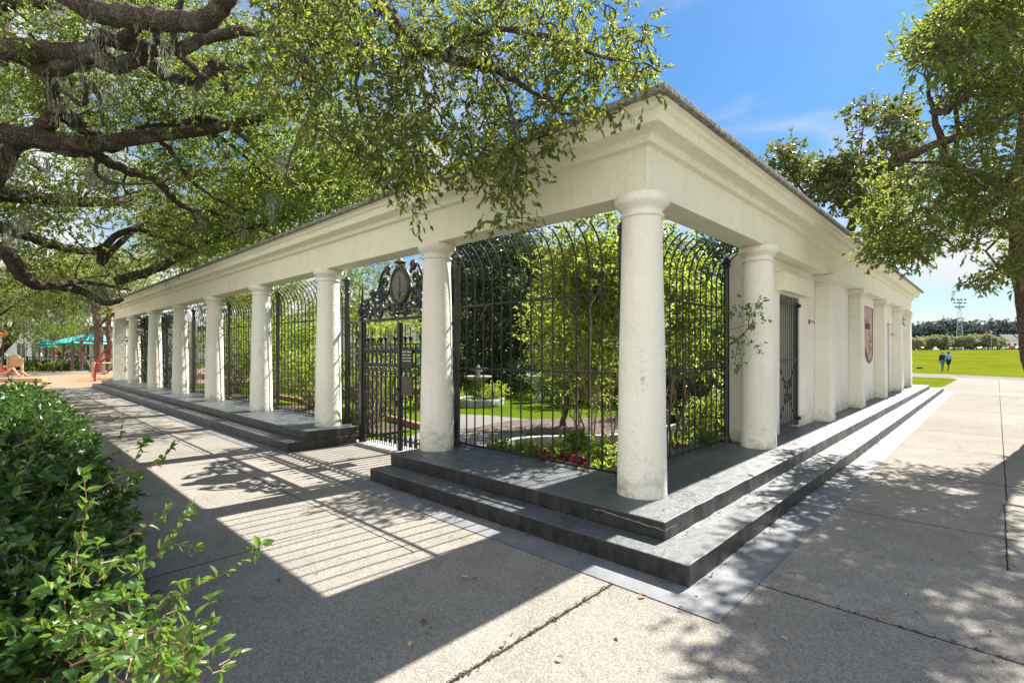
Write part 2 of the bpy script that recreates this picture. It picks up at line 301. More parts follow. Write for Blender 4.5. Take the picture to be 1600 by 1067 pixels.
def leafmat(name,cols,trans,tf=.35,rough=.38,spec=.5):
    g=NG(name); t=g.t; ri=g.geo.outputs['Random Per Island']
    cr=t.nodes.new('ShaderNodeValToRGB'); t.links.new(ri,cr.inputs[0]); el=cr.color_ramp.elements
    while len(el)<len(cols): el.new(.5)
    for i,(p,c) in enumerate(cols): el[i].position=p; el[i].color=(*c,1)
    g.out(cr.outputs[0],rough,None,spec)
    tr=t.nodes.new('ShaderNodeBsdfTranslucent'); t.links.new(g.mix(.5,cr.outputs[0],trans,'MIX'),tr.inputs[0])
    ms=t.nodes.new('ShaderNodeMixShader'); ms.inputs[0].default_value=tf
    t.links.new(g.b.outputs[0],ms.inputs[1]); t.links.new(tr.outputs[0],ms.inputs[2]); t.links.new(ms.outputs[0],t.nodes['Material Output'].inputs[0]); return g.m
M['oakleaf']=leafmat('oak_leaves',[(0,(.035,.06,.012)),(.5,(.085,.13,.025)),(.88,(.17,.225,.045)),(1,(.26,.17,.06))],(.58,.74,.10),.50,.45,.45)
M['rightleaf']=leafmat('park_oak_leaves',[(0,(.03,.055,.014)),(.5,(.065,.105,.022)),(.88,(.15,.20,.04)),(1,(.24,.13,.05))],(.52,.62,.08),.46,.42,.5)
M['nearleaf']=leafmat('overhanging_leaves',[(0,(.032,.048,.014)),(.6,(.07,.10,.02)),(.93,(.13,.17,.03)),(1,(.22,.12,.05))],(.55,.66,.06),.42,.5,.4)
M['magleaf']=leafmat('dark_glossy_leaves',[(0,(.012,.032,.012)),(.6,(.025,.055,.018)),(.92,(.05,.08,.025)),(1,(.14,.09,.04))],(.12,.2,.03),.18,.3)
M['maglit']=leafmat('green_and_rust_leaves',[(0,(.025,.05,.012)),(.55,(.05,.09,.02)),(.85,(.10,.11,.03)),(1,(.22,.10,.035))],(.32,.36,.05),.4)
M['brightleaf']=leafmat('fresh_yellow_green_leaves',[(0,(.06,.11,.015)),(.5,(.13,.20,.03)),(1,(.24,.30,.05))],(.60,.75,.08),.55)
M['hedgeleaf']=leafmat('glossy_hedge_leaves',[(0,(.012,.035,.010)),(.45,(.024,.07,.016)),(.8,(.05,.12,.022)),(1,(.12,.20,.035))],(.20,.40,.04),.30,.40,.45)
M['sprigleaf']=leafmat('young_sprig_leaves',[(0,(.035,.10,.02)),(1,(.11,.20,.035))],(.36,.56,.05),.42,.4)
M['redleaf']=leafmat('crimson_petals',[(0,(.25,.01,.02)),(1,(.65,.03,.05))],(.7,.05,.05),.3)
M['coleus']=leafmat('maroon_foliage',[(0,(.10,.01,.02)),(1,(.28,.03,.05))],(.4,.05,.05),.3)
M['farleaf']=leafmat('hazed_far_oak_leaves',[(0,(.03,.05,.055)),(.6,(.05,.08,.08)),(1,(.10,.13,.10))],(.1,.14,.12),.2,.6)  # bluish distance haze is put into these leaf colours
M['farpale']=leafmat('hazed_far_pale_foliage',[(0,(.14,.18,.10)),(.6,(.30,.34,.19)),(1,(.42,.38,.24))],(.4,.44,.2),.35,.6)  # pale foliage, lightened further by distance haze put into the colour
M['teal']=mat('teal_canopy_fabric',(.07,.50,.52),.6,c2=(.05,.42,.45),nscale=2)
M['tealplastic']=mat('teal_play_plastic',(.02,.33,.27),.4)
M['redpaint']=mat('faded_red_play_paint',(.36,.03,.035),.45,c2=(.26,.03,.03),nscale=8)
M['purplebrown']=mat('plum_post_paint',(.16,.06,.06),.5)
M['wood']=mat('weathered_tan_wood',(.50,.33,.17),.8,c2=(.36,.22,.11),nscale=6,bump=.4)
M['orangeglobe']=mat('amber_lamp_glass',(.75,.26,.03),.25)
M['bldwhite']=mat('distant_white_wall',(.72,.70,.70),.85,c2=(.62,.60,.60),nscale=1.5)
M['roofdark']=mat('dark_roof_edge',(.06,.06,.06),.8)
M['glass']=mat('dark_window_glass',(.02,.045,.04),.15)
M['skin']=mat('skin',(.55,.30,.20),.55); M['skin2']=mat('brown_skin',(.20,.10,.06),.55)
M['hair']=mat('dark_hair',(.02,.015,.012),.6); M['hairg']=mat('grey_hair',(.16,.15,.14),.6)
def cloth(n,c): return mat(n,c,.85,.2,c2=tuple(q*.75 for q in c),nscale=12,bump=.3,bscale=30)
M['navy']=cloth('dark_jacket_cloth',(.02,.022,.03)); M['jean']=cloth('blue_jeans',(.05,.15,.33)); M['blueshirt']=cloth('light_blue_shirt',(.12,.36,.75))
M['blackshort']=cloth('black_shorts',(.015,.02,.018)); M['white']=cloth('white_shirt',(.75,.75,.74)); M['swim']=cloth('coral_swimsuit',(.70,.16,.09)); M['lilac']=cloth('lilac_towel',(.42,.40,.62)); M['pinkc']=cloth('pink_skirt',(.65,.32,.35))
M['tealc']=cloth('pale_teal_top',(.35,.62,.62)); M['purple']=cloth('purple_top',(.45,.12,.42))
M['tower']=mat('galvanised_mast',(.45,.48,.54),.5,.5,.4); M['lampdark']=mat('blue_grey_floodlight',(.07,.10,.22),.5)
M['carwhite']=mat('white_car_paint',(.75,.75,.76),.25,coat=.6); M['carred']=mat('red_car_paint',(.35,.04,.03),.25,coat=.6); M['rubber']=mat('tyre_rubber',(.02,.02,.02),.8)
M['birdw']=mat('pale_grey_feathers',(.45,.47,.5),.8); M['leafbrown']=mat('fallen_leaf_brown',(.17,.085,.04),.8,c2=(.09,.05,.03),nscale=40); M['litter']=mat('dark_leaf_crumbs',(.09,.05,.028),.9,c2=(.03,.02,.015),nscale=60); M['leaftan']=mat('fallen_leaf_tan',(.5,.38,.2),.8)
# ------------------------------------------------------------------ foliage engine
def nrm(a): return a/np.maximum(np.linalg.norm(a,axis=-1,keepdims=True),1e-9)
def np_mesh(name,V,Fc,mt,smooth=False,parent=None):
    me=bpy.data.meshes.new(name); n=len(V); m=len(Fc); k=Fc.shape[1]
    me.vertices.add(n); me.vertices.foreach_set('co',V.astype(np.float32).ravel())
    me.loops.add(m*k); me.loops.foreach_set('vertex_index',Fc.astype(np.int32).ravel())
    me.polygons.add(m); me.polygons.foreach_set('loop_start',np.arange(0,m*k,k,dtype=np.int32))
    me.polygons.foreach_set('use_smooth',np.full(m,smooth)); me.update(calc_edges=True); me.materials.append(mt)
    o=bpy.data.objects.new(name,me); COL.objects.link(o)
    if parent: o.parent=parent
    return o
def leaf_arrays(P0,T,k,Ln,Wd,rng,up=.6,spread=.9,droop=.15,hi=False,fold=.22,fr0=.1):
    """k leaves along every twig (start P0, vector T)"""
    m=len(P0); fr=rng.uniform(fr0,1,(m,k,1)); B=(P0[:,None]+T[:,None]*fr).reshape(-1,3)
    td=np.repeat(nrm(T),k,0); n=len(B)
    u=nrm(td*.75+rng.normal(size=(n,3))*spread*.65+np.array([0,0,-droop]))
    nn=rng.normal(size=(n,3))*.75+np.array([0,0,up*1.4]); nn=nrm(nn-u*np.sum(nn*u,1,keepdims=True)); s=np.cross(nn,u)
    l=Ln*rng.uniform(.65,1.2,(n,1)); w_=Wd*rng.uniform(.75,1.15,(n,1))
    if not hi:
        V=np.stack([B,B+u*l*.48+s*w_*.5+nn*w_*fold,B+u*l-nn*l*.08,B+u*l*.48-s*w_*.5+nn*w_*fold],1).reshape(-1,3)
        i=np.arange(n)[:,None]*4; Fc=np.stack([i+[0,3,2],i+[0,2,1]],1).reshape(-1,3)
    else:
        V=np.stack([B,B+u*l*.5-nn*l*.0,B+u*l-nn*l*.10,B+u*l*.28+s*w_*.42+nn*w_*fold,B+u*l*.28-s*w_*.42+nn*w_*fold,
                    B+u*l*.66+s*w_*.40+nn*w_*fold*.7-nn*l*.03,B+u*l*.66-s*w_*.40+nn*w_*fold*.7-nn*l*.03],1).reshape(-1,3)
        i=np.arange(n)[:,None]*7; Fc=np.stack([i+[0,4,1],i+[4,6,1],i+[6,2,1],i+[0,1,3],i+[3,1,5],i+[5,1,2]],1).reshape(-1,3)
    return V,Fc
def twig_arrays(P0,T,r):
    m=len(P0); d=nrm(T); a=nrm(np.cross(d,np.array([.3,.2,1.]))); b=np.cross(d,a); v=[]
    for e,rr in ((0,r),(1,r*.35)):
        for k in range(3):
            an=2*math.pi*k/3; v.append(P0+T*e+rr*(math.cos(an)*a+math.sin(an)*b))
    V=np.stack(v,1).reshape(-1,3); i=np.arange(m)[:,None]*6
    Fc=np.stack([i+[0,1,4,3],i+[1,2,5,4],i+[2,0,3,5]],1).reshape(-1,4); return V,Fc
def cat(arrs):
    Vs=[];Fs=[];n=0
    for V,Fc in arrs: Vs.append(V); Fs.append(Fc+n); n+=len(V)
    return np.concatenate(Vs),np.concatenate(Fs)
def clump_twigs(C,rad,per,tl,rng,out=.7,sag=.0):
    """C clump centres (n,3), rad scalar/array; per twigs each. twigs point outward from the clump"""
    n=len(C); rad=np.broadcast_to(np.asarray(rad,float).reshape(-1,1) if np.ndim(rad) else np.full((n,1),rad),(n,1))
    o=nrm(rng.normal(size=(n,per,3)))*rng.uniform(.1,1,(n,per,1))**.6; o[...,2]*=.65
    P=(C[:,None]+o*rad[:,None]).reshape(-1,3); oo=o.reshape(-1,3)
    T=nrm(nrm(oo)*out+rng.normal(size=P.shape)*.6+np.array([0,0,-sag]))*tl*rng.uniform(.6,1.3,(len(P),1)); return P,T
def branch(mb,a,b,r0,r1,rng,n=7,bend=.18,sides=5):
    a=np.array(a,float); b=np.array(b,float); Ld=np.linalg.norm(b-a); off=rng.normal(size=3)*Ld*bend; off2=rng.normal(size=3)*Ld*bend*.5
    t=np.linspace(0,1,n)[:,None]; P=a+(b-a)*t+off*np.sin(t*math.pi)+off2*np.sin(t*2*math.pi)
    P[1:-1]+=rng.normal(size=(n-2,3))*Ld*.012
    mb.tube(P,np.linspace(r0,r1,n),sides); return P
def in_poly(px,py,poly):
    r=np.zeros(len(px),bool); n=len(poly)
    for i in range(n):
        x1,y1=poly[i];x2,y2=poly[(i+1)%n]
        c=((y1>py)!=(y2>py))&(px<(x2-x1)*(py-y1)/((y2-y1) or 1e-9)+x1); r^=c
    return r
def poly_points(poly,n,d0,d1,rng):
    xs=[p[0] for p in poly];ys=[p[1] for p in poly]; o=[]
    while len(o)<n:
        px=rng.uniform(min(xs),max(xs),n*2);py=rng.uniform(min(ys),max(ys),n*2);D=rng.uniform(d0,d1,n*2); k=in_poly(px,py,poly)
        o+=[W(a,b,c) for a,b,c in zip(px[k],py[k],D[k])]
    return np.array(o[:n])
def grow(mb,skel,C,rng,r0=.03,maxd=3.0,frac=.6):
    """connect clump centres to the nearest skeleton points with bent branches; each new branch joins the skeleton"""
    S=np.array(skel); order=np.argsort([np.min(np.linalg.norm(S-c,axis=1)) for c in C])
    pts=[S]; 
    for j in order:
        A=np.concatenate(pts); c=C[j]; d=np.linalg.norm(A-c,axis=1)+np.maximum(0,A[:,2]-c[2])*.2; i=int(np.argmin(d))
        if d[i]<.15: continue
        P=branch(mb,A[i],c,min(r0,max(.009,r0*.35*d[i]+.007)),.004,rng,9,.19,5); pts.append(P[2:])
def simple_tree(name,label,catg,base,top,crown,radii,nclump,per,k,leaf,wid,barkm,leafm,rng,tr=.18,group=None,hi=False,cl=.6,tl=.3,up=.6,multi=1,lean=(0,0),droop=.15,shell=.45,limbs=9,kindpart='crown'):
    root=thing(name,label,catg,base,group); mb=MB(); base=np.array(base,float); crown=np.array(crown,float); radii=np.array(radii,float); skel=[]
    for q in range(multi):
        b=base+(rng.normal(size=3)*[.12,.12,0] if multi>1 else 0); t=crown+np.array([lean[0],lean[1],-radii[2]*.25])+(rng.normal(size=3)*radii*.35 if multi>1 else 0)
        P=branch(mb,b-[0,0,.1],t,tr,tr*.45,rng,10,.05,9 if tr>.1 else 6); skel+=list(P[4:] if multi==1 else P[3:])
    top_=list(skel)
    for q in range(limbs):
        a=top_[rng.integers(len(top_))]; e=crown+nrm(rng.normal(size=3))*radii*rng.uniform(.45,.85)
        if e[2]<a[2]-.5: e[2]=a[2]
        P=branch(mb,a,e,tr*.38,tr*.08+.004,rng,9,.12,6); skel+=list(P[2:])
    dirs=nrm(rng.normal(size=(nclump,3))); C=crown+dirs*radii*(rng.uniform(shell,1,(nclump,1)))
    C=C[C[:,2]>base[2]+.15]
    grow(mb,skel,C,rng,tr*.22+.005)
    P0,T=clump_twigs(C,cl*rng.uniform(.7,1.3,len(C)),per,tl,rng,.7,droop)
    place(mb.build('trunk',barkm),root)
    V,Fc=leaf_arrays(P0,T,k,leaf,wid,rng,up,.9,droop,hi); o=np_mesh(kindpart,V,Fc,leafm); place(o,root)
    V,Fc=twig_arrays(P0,T,.006 if leaf<.2 else .02); o=np_mesh('twigs',V,Fc,barkm); place(o,root); return root
rng=np.random.default_rng(7); random.seed(7)
# ------------------------------------------------------------------ the setting: ground, paths, lawn, field
def sheet(name,pts,z,m):
    o=MB().add([(p[0],p[1],z if len(p)<3 else p[2]) for p in pts],[tuple(range(len(pts)))]).build(name,m); return tag(o,kind='structure')
gm=MB(); ny=40; nx=30   # park ground: flat here, rising very gently far to the north
def gz(x,y): return -.02+2.0*max(0,min(1,(y-60)/190))**1.3
ys=list(np.linspace(-80,60,6))+list(np.linspace(80,260,10))+[400,700,1200]; xs=list(np.linspace(-600,600,25))
for y in ys:
    for x in xs: gm.v.append((x,y,gz(x,y)))
for j in range(len(ys)-1):
    for i in range(len(xs)-1):
        a=j*len(xs)+i; gm.f.append((a,a+1,a+1+len(xs),a+len(xs))); gm.sm.append(True)
tag(gm.build('ground',M['field']),kind='structure')
P1=G(1300,585);P2=G(1600,592.5)
sheet('pavement',[(-27.5,-14),(30,-14),(30,36.0),(P2[0]+1,37.2),(.6,40.2),(-8,44),(-8,24),(-27.5,24)],0,M['pave'])
sheet('far_path',[(-8,44.6),(.6,40.6),(P2[0]+1,37.4),(30,36.4),(30,33.0),(3.6,35),(.85,36.0),(-8,38)],.004,M['pave2'])
sheet('grass_verge',[(-8,22.5),(.25,22.9),(.62,25.5),(.75,33.6),(.3,35.0),(-8,37)],.008,M['field'])
sheet('tree_pit',[(3.1+.95*math.cos(a),21.6+.75*math.sin(a)) for a in np.linspace(0,2*math.pi,24,endpoint=False)],.008,mat('dry_grass_soil',(.30,.30,.12),.95,c2=(.22,.19,.11),nscale=5,bump=.4))
# left: pale strip of path, mulch playground, road
sheet('playground_mulch',[(-27.0,-30),(-26.8,9),(-45,9),(-45,-30)],.004,M['playmulch'])
sheet('playground_path',[(-45.0,-30),(-45.0,12),(-50.5,12),(-50.5,-30)],.004,mat('shaded_grey_asphalt',(.16,.16,.16),.9,c2=(.22,.21,.2),nscale=2))
# garden inside the colonnade
sheet('garden_lawn',[(-25.5,.5),(-.6,.5),(-.6,18.8),(-25.5,18.8)],.004,M['lawn'])
sheet('garden_path',[(-5.4,.3),(-3.4,.3),(-3.2,1.0),(-3.3,1.9),(-4.6,3.6),(-5.1,4.6),(-6.6,4.5),(-7.6,4.0),(-6.3,2.6),(-5.6,1.4)],.008,M['pave2'])
bp_=[G(*q,.0)[:2] for q in ((716,676),(760,664),(800,657),(860,655),(960,652),(1090,648),(1150,640),(1160,655),(1090,668),(960,690),(880,684),(820,676))]
sheet('mulch_bed',bp_,.012,M['mulch'])
sheet('flower_bed_soil',[(-3.0,.5),(-.6,.5),(-.6,4.2),(-.9,4.2),(-1.3,3.4),(-1.7,2.4),(-2.6,1.5),(-3.0,.9)],.05,M['soil'])
sheet('fence_bed_soil',[(-25,.5),(-6.0,.5),(-6.0,1.7),(-12,2.0),(-25,2.2)],.05,M['soil'])
# apron strips
ap=MB(); ap.add([(-3.45,-1.18,.006),(1.165,-1.18,.006),(1.165,21.9,.006),(.8,21.9,.006),(.8,-.8,.006),(-3.45,-.8,.006)],[(0,1,4,5),(1,2,3,4)])
tag(ap.build('painted_apron',M['apron']),kind='structure')
ap=MB(); ap.add([(-26.8,-1.16,.006),(-5.6,-1.16,.006),(-5.6,-.8,.006),(-26.8,-.8,.006)],[(0,1,2,3)]); tag(ap.build('painted_apron',M['apron']),kind='structure')
# ------------------------------------------------------------------ colonnade building
B=thing('garden_colonnade','L-shaped cream stucco colonnade with heavy cornice on dark painted steps around a fenced garden','colonnade',(0,0,0))
# steps
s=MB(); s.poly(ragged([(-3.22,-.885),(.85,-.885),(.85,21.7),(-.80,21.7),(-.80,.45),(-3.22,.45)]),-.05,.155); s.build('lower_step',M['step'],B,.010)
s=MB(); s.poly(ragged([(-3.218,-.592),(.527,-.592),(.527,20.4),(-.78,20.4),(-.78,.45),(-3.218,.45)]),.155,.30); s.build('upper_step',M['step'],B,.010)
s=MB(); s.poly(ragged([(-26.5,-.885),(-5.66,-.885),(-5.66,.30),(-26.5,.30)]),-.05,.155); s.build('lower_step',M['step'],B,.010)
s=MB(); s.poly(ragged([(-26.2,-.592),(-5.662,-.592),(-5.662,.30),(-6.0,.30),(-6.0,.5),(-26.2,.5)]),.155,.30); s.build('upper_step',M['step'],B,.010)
# entablature rings
XL=-26.1; YR=18.9
prof=[(3.0,.13),(3.405,.13),(3.415,.19),(3.48,.196),(3.49,.23),(3.503,.325),(3.512,.334),(3.592,.334),(3.604,.352),(3.616,.37),(3.645,.37),(3.662,.415)]
def ring(e,z,ein=None):
    i=e+.07 if ein is None else ein
    return [(XL-e*.6,-e,z),(e,-e,z),(e,YR+e*.4,z),(-i,YR+e*.4,z),(-i,i,z),(XL-e*.6,i,z)]
def lstack(m,pr,ein=None):
    n=len(m.v); 
    for z,e in pr: m.v+=ring(e,z,ein)
    for q in range(len(pr)-1):
        for k in range(6):
            a=n+q*6+k;b=n+q*6+(k+1)%6; m.f.append((a,b,b+6,a+6)); m.sm.append(False)
    t=n+(len(pr)-1)*6
    for base_,fl in ((n,True),(t,False)):
        for q in ((0,1,4,5),(1,2,3,4)):
            qq=tuple(base_+i for i in q); m.f.append(qq[::-1] if fl else qq); m.sm.append(False)
m=MB(); lstack(m,prof); ent=m.build('entablature',M['stucco'],B,.006)
m=MB(); lstack(m,[(3.662,.445),(3.672,.46),(3.716,.462),(3.722,.45)]); m.build('roof_slab',M['slab'],B,.004)
# columns
def shaft():
    pr=[]
    for i in range(13):
        t=i/12; z=.30+t*(2.80-.30); r=.222-.044*(t**1.35); pr.append((r,z))
    return pr
cprof=shaft()+[(.196,2.803),(.198,2.818),(.194,2.830),(.178,2.836),(.177,2.862),(.19,2.875),(.225,2.905),(.243,2.925),(.246,2.935),(.246,2.994),(.242,2.9985)]
def column(x,y):
    m=MB(); m.lathe([q for q in cprof if q[1]<=2.8],n=40); c=m.build('column',M['colpaint'],B)
    for p in c.data.vertices: p.co.x*=1+.008*math.sin(p.co.z*5+x); p.co.y*=1+.008*math.cos(p.co.z*4+x)
    c.location=(x,y,0)
    m=MB(); m.lathe([q for q in cprof if q[1]>=2.8],n=40); k=m.build('capital',M['colpaint'],c); return c
XC=[0,-3.03,-6.10,-9.20,-12.44,-15.76,-19.13,-22.67]
for x in XC: column(x,0)
column(0,3.13)
# left end pier and return wall
m=MB(); m.box(-26.09,-25.66,-.22,.22,.30,2.9); m.box(-26.12,-25.63,-.26,.26,2.9,2.997); m.build('pier',M['colpaint'],B,.01)
m=MB(); m.box(-26.0,-25.7,.22,3.0,.0,2.996); m.build('end_wall',M['wallpaint'],B)
# right wing wall: openings for gate and door
wx0,wx1=-.50,-.10
def wall_piece(y0,y1,z0,z1): return (wx0,wx1,y0,y1,z0,z1)
m=MB()
for q in ((3.30,4.41,.30,2.998),(5.51,14.75,.30,2.998),(15.6,18.8,.30,2.998),(4.41,5.51,2.50,2.998),(14.75,15.6,2.45,2.998)): m.box(*wall_piece(*q))
wl=m.build('wall',M['wallpaint'],B)
m=MB(); m.box(-.10,.03,4.22,5.92,2.52,2.80); m.build('lintel',M['stucco'],B,.008)
m=MB(); m.box(-.10,-.06,14.5,15.85,2.45,2.62); m.build('lintel',M['stucco'],B,.006)
for y0 in (6.48,9.48,12.80,16.1,18.45):
    m=MB(); w0,w1=.16,.135
    m.add([(-.1,y0,.3),(w0,y0,.3),(w0,y0+.42,.3),(-.1,y0+.42,.3),(-.1,y0+.02,2.8),(w1,y0+.02,2.8),(w1,y0+.40,2.8),(-.1,y0+.40,2.8)],[(0,3,2,1),(4,5,6,7),(0,1,5,4),(1,2,6,5),(2,3,7,6),(3,0,4,7)])
    p=m.build('pilaster',M['colpaint'],B,.012)
    m=MB(); m.box(-.1,.155,y0,y0+.42,2.80,2.835); m.box(-.1,.135,y0+.02,y0+.40,2.835,2.87); m.box(-.1,.17,y0-.02,y0+.44,2.87,2.90); m.box(-.1,.195,y0-.045,y0+.465,2.90,2.996); m.build('capital',M['colpaint'],p,.008)
# wrought iron door in the first opening
ig=thing('iron_door_gate','narrow black barred iron gate in the doorway between the engaged column and first pilaster','gate',(-.135,4.98,.3))
m=MB()
for i in range(11):
    y=4.45+i*.105; m.tube([(-.135,y,.36),(-.135,y,2.49)],.0095,5)
place(m.build('bars',M['steeliron']),ig)
m=MB()
for z in (.38,1.42,2.36): m.box(-.15,-.12,4.42,5.50,z,z+.035)
m.box(-.155,-.115,5.42,5.50,.34,2.42); m.box(-.15,-.12,4.425,4.455,.34,2.42)
m.tube([(-.135,4.46,.4),(-.135,5.42,1.42)],.009,5); m.tube([(-.135,5.42,.4),(-.135,4.46,1.42)],.009,5)
place(m.build('frame',M['iron']),ig)
m=MB()
def spiral(c,r,turns,a0,ax='x',n=26,sgn=1,r1=.1):
    o=[]
    for i in range(n):
        t=i/(n-1); a=a0+sgn*turns*2*math.pi*t; rr=r*(1-(1-r1)*t)
        p=(rr*math.cos(a),rr*math.sin(a))
        o.append((c[0]+p[0],c[1],c[2]+p[1]) if ax=='x' else (c[0],c[1]+p[0],c[2]+p[1]))
    return o
for dz in (.0,.22): 
    for sg in(-1,1): m.tube(spiral((-.135,4.96+sg*.1,.85+dz),.11,1.3,0 if sg<0 else math.pi,'y',22,sg),.008,4)
place(m.build('scroll_panel',M['iron']),ig)
for z in (.42,2.34):
    m=MB(); m.box(-.14,-.085,5.47,5.56,z,z+.06); place(m.build('hinge',M['iron'],None,.004),ig)
# far door
dr=MB(); dr.box(-.42,-.38,14.76,15.59,.31,2.44); d=dr.build('door',M['doorpaint'],B)
m=MB(); m.tube([(-.38,15.5,1.2),(-.32,15.5,1.2),(-.32,15.4,1.2)],.014,6); m.build('handle',M['steeliron'],d)
# wall lamp bracket stubs by the doorways
for y,lab in ((6.12,'small dark metal bracket on the wall just before the first square pilaster'),(16.0,'small dark metal bracket on the wall beside the far door')):
    t=thing('wall_bracket',lab,'wall bracket',(-.1,y,2.12),'brackets beside the doorways')
    m=MB(); m.box(0,.012,-.035,.035,-.04,.04); m.build('plate',M['darktrim'],t,.003)
    m=MB(); m.tube([(0,0,0),(.07,0,.01),(.085,0,-.03)],.009,6); m.build('hook',M['darktrim'],t)
# terracotta sign
sg=thing('garden_sign','terracotta coloured wall sign with a ragged lower edge and dark lettering between two pilasters','sign',(-.1,11.4,1.6))
ys0,ys1=9.92,12.30; zt=2.72
bot=[(ys0,1.60),(10.2,1.5),(10.55,1.66),(10.75,1.42),(10.95,1.72),(11.25,1.66),(11.55,1.42),(11.85,1.28),(12.15,1.34),(12.28,1.5)]
out_=[(ys0,zt)]+bot+[(ys1,zt)]
def yzprism(m,pts,x0,x1):
    n=len(pts); m.add([(x0,p[0],p[1]) for p in pts]+[(x1,p[0],p[1]) for p in pts],[tuple(range(n)),tuple(range(2*n-1,n-1,-1))]+[(i,n+i,n+(i+1)%n,(i+1)%n) for i in range(n)])
m=MB(); yzprism(m,out_,-.099,-.065); place(m.build('panel',M['signpink']),sg)
m=MB(); ring_=out_+[out_[0]]
for a,b in zip(ring_[:-1],ring_[1:]): m.tube([(-.06,a[0],a[1]),(-.06,b[0],b[1])],.011,6)
place(m.build('border',M['darktrim']),sg)
def text(body,size,mtl,parent,loc,rot,name='lettering',ext=.002,font_space=1.0,align='CENTER'):
    c=bpy.data.curves.new(name,'FONT'); c.body=body; c.size=size; c.extrude=ext; c.align_x=align; c.align_y='CENTER'; c.space_character=font_space
    o=bpy.data.objects.new(name,c); COL.objects.link(o); bpy.context.view_layer.update()
    me=bpy.data.meshes.new_from_object(o.evaluated_get(bpy.context.evaluated_depsgraph_get())); bpy.data.objects.remove(o)
    me.materials.clear(); me.materials.append(mtl); q=bpy.data.objects.new(name,me); COL.objects.link(q); q.parent=parent
    q.location=Vector(loc)-Vector(parent.location); q.rotation_euler=rot; return q
text('Fragrant Garden',.34,M['darktrim'],sg,(-.06,11.08,2.26),(R(90),0,R(90)),ext=.006,font_space=.72)
m=MB()
for k in range(9):
    y=11.75+.08*(k%4)+.04*(k//4); z=1.5+.07*k*.8+ (k%3)*.03; m.tube(spiral((-.055,y,z),.04,.8,k,'y',10),.006,4)
for k in range(4): m.tube(spiral((-.055,10.85+.05*k,1.62+.06*k),.045,.8,k,'y',10),.008,4)
place(m.build('ornament',M['darktrim']),sg)
# ------------------------------------------------------------------ iron fences
FY=.35
def post(m,x,y,z0=.3,z1=2.88,r=.040):
    m.lathe([(r*1.9,z0),(r*1.9,z0+.02),(r*1.35,z0+.05),(r,z0+.08),(r,z1-.10),(r*1.35,z1-.08),(r*1.35,z1-.05),(r*1.1,z1-.045),(r*1.5,z1-.03),(r*1.5,z1),(r*.9,z1+.035),(.006,z1+.06)],(x,y,0),8,False)
def fence(a,b,axis,outdir,label,posts,legs,lb=.34,group='iron fence panels between the columns'):
    """a..b along axis ('x' or 'y'); outdir = +-1 sideways direction in which the bar tops curve"""
    mid=(a+b)/2; root=thing('iron_fence',label,'fence',(mid,FY,.3) if axis=='x' else (-.45,mid,.3),group)
    def pt(u,v,z): return (u,FY+v,z) if axis=='x' else (-.45+v,u,z)
    n=max(2,int(round(abs(b-a)/.171))); m=MB()
    for i in range(1,n):
        u=a+(b-a)*i/n; ext=legs and (i%5==3)
        z0=.302 if ext else lb-.02
        path=[pt(u,0,z0),pt(u,0,1.4),pt(u,0,2.52)]; 
        for q in range(1,8):
            an=q/7*R(62); path.append(pt(u,outdir*.42*(1-math.cos(an)),2.52+.46*math.sin(an)+.0))
        path.append(pt(u,outdir*.36,3.0)) if False else None
        m.tube(path,.0098,6)
    place(m.build('bars',M['iron']),root)
    for z,h in ((lb,.012),(1.365,.010),(2.20,.010)):
        q=MB(); p0=pt(a,0,z);p1=pt(b,0,z); c=[(p0[i]+p1[i])/2 for i in range(3)]
        hx=abs(b-a)/2; q.obox(c,(hx,0,0) if axis=='x' else (0,hx,0),(0,.014,0) if axis=='x' else (.014,0,0),(0,0,h)); place(q.build('rail',M['iron']),root)
    for u in posts:
        q=MB(); p=pt(u,0,0); post(q,p[0],p[1]); place(q.build('post',M['steeliron']),root)
    return root
fence(-.50,-3.0,'x',-1,'black iron bar fence between the corner column and the gate, mulch bed behind',(-3.03,),True)
fence(.42,3.17,'y',1,'black iron bar fence between corner column and engaged column, branch poking through',(.40,3.19),True)
lab={0:'iron bar fence in the first bay left of the gate',1:'iron bar fence in the second bay left of the gate, thick bushes behind',2:'iron bar fence in the third bay left of the gate',
     3:'iron bar fence in the fourth bay left of the gate',4:'iron bar fence in the fifth bay left of the gate, overgrown with vine',5:'iron bar fence in the last bay at the far left end of the colonnade'}
XX=XC[2:]+[-25.6]
for i in range(6): fence(XX[i]-.04 if i else XX[i],XX[i+1]+.04,'x',-1,lab[i],(XX[i],) ,i==0)
# ------------------------------------------------------------------ gate
GY=.36; GC=-4.43; GL=-5.58; GR=-3.28
gt=thing('ornamental_iron_gate','ornate double iron gate with scroll crest and oval medallion in the opening of the colonnade','gate',(GC,GY,0))
def gp(m,name,mt=M['iron'],par=None,bev=0):
    o=m.build(name,mt,None,bev); place(o,gt) 
    if par is not None: o.parent=par; o.location=-Vector(par.location)-Vector(gt.location) if False else (0,0,0)
    return o
for x in (GL,GR):
    m=MB(); m.box(x-.045,x+.045,GY-.045,GY+.045,0,2.12); p=gp(m,'gate_post',M['black'],None,.008)
    m=MB(); m.lathe([(.07,2.12),(.07,2.15),(.03,2.17),(.03,2.19),(.075,2.24),(.085,2.30),(.05,2.34),(.03,2.36),(.055,2.38),(.055,2.40),(.02,2.42),(.028,2.44),(.022,2.5),(.004,2.76)],(x,GY,0),12)
    f=m.build('finial',M['iron'],p)
m=MB(); m.box(-6.06,-3.03,GY-.022,GY+.022,2.085,2.105); m.box(-6.06,-3.03,GY-.035,GY+.035,2.105,2.125); gp(m,'crossbar',M['steeliron'])
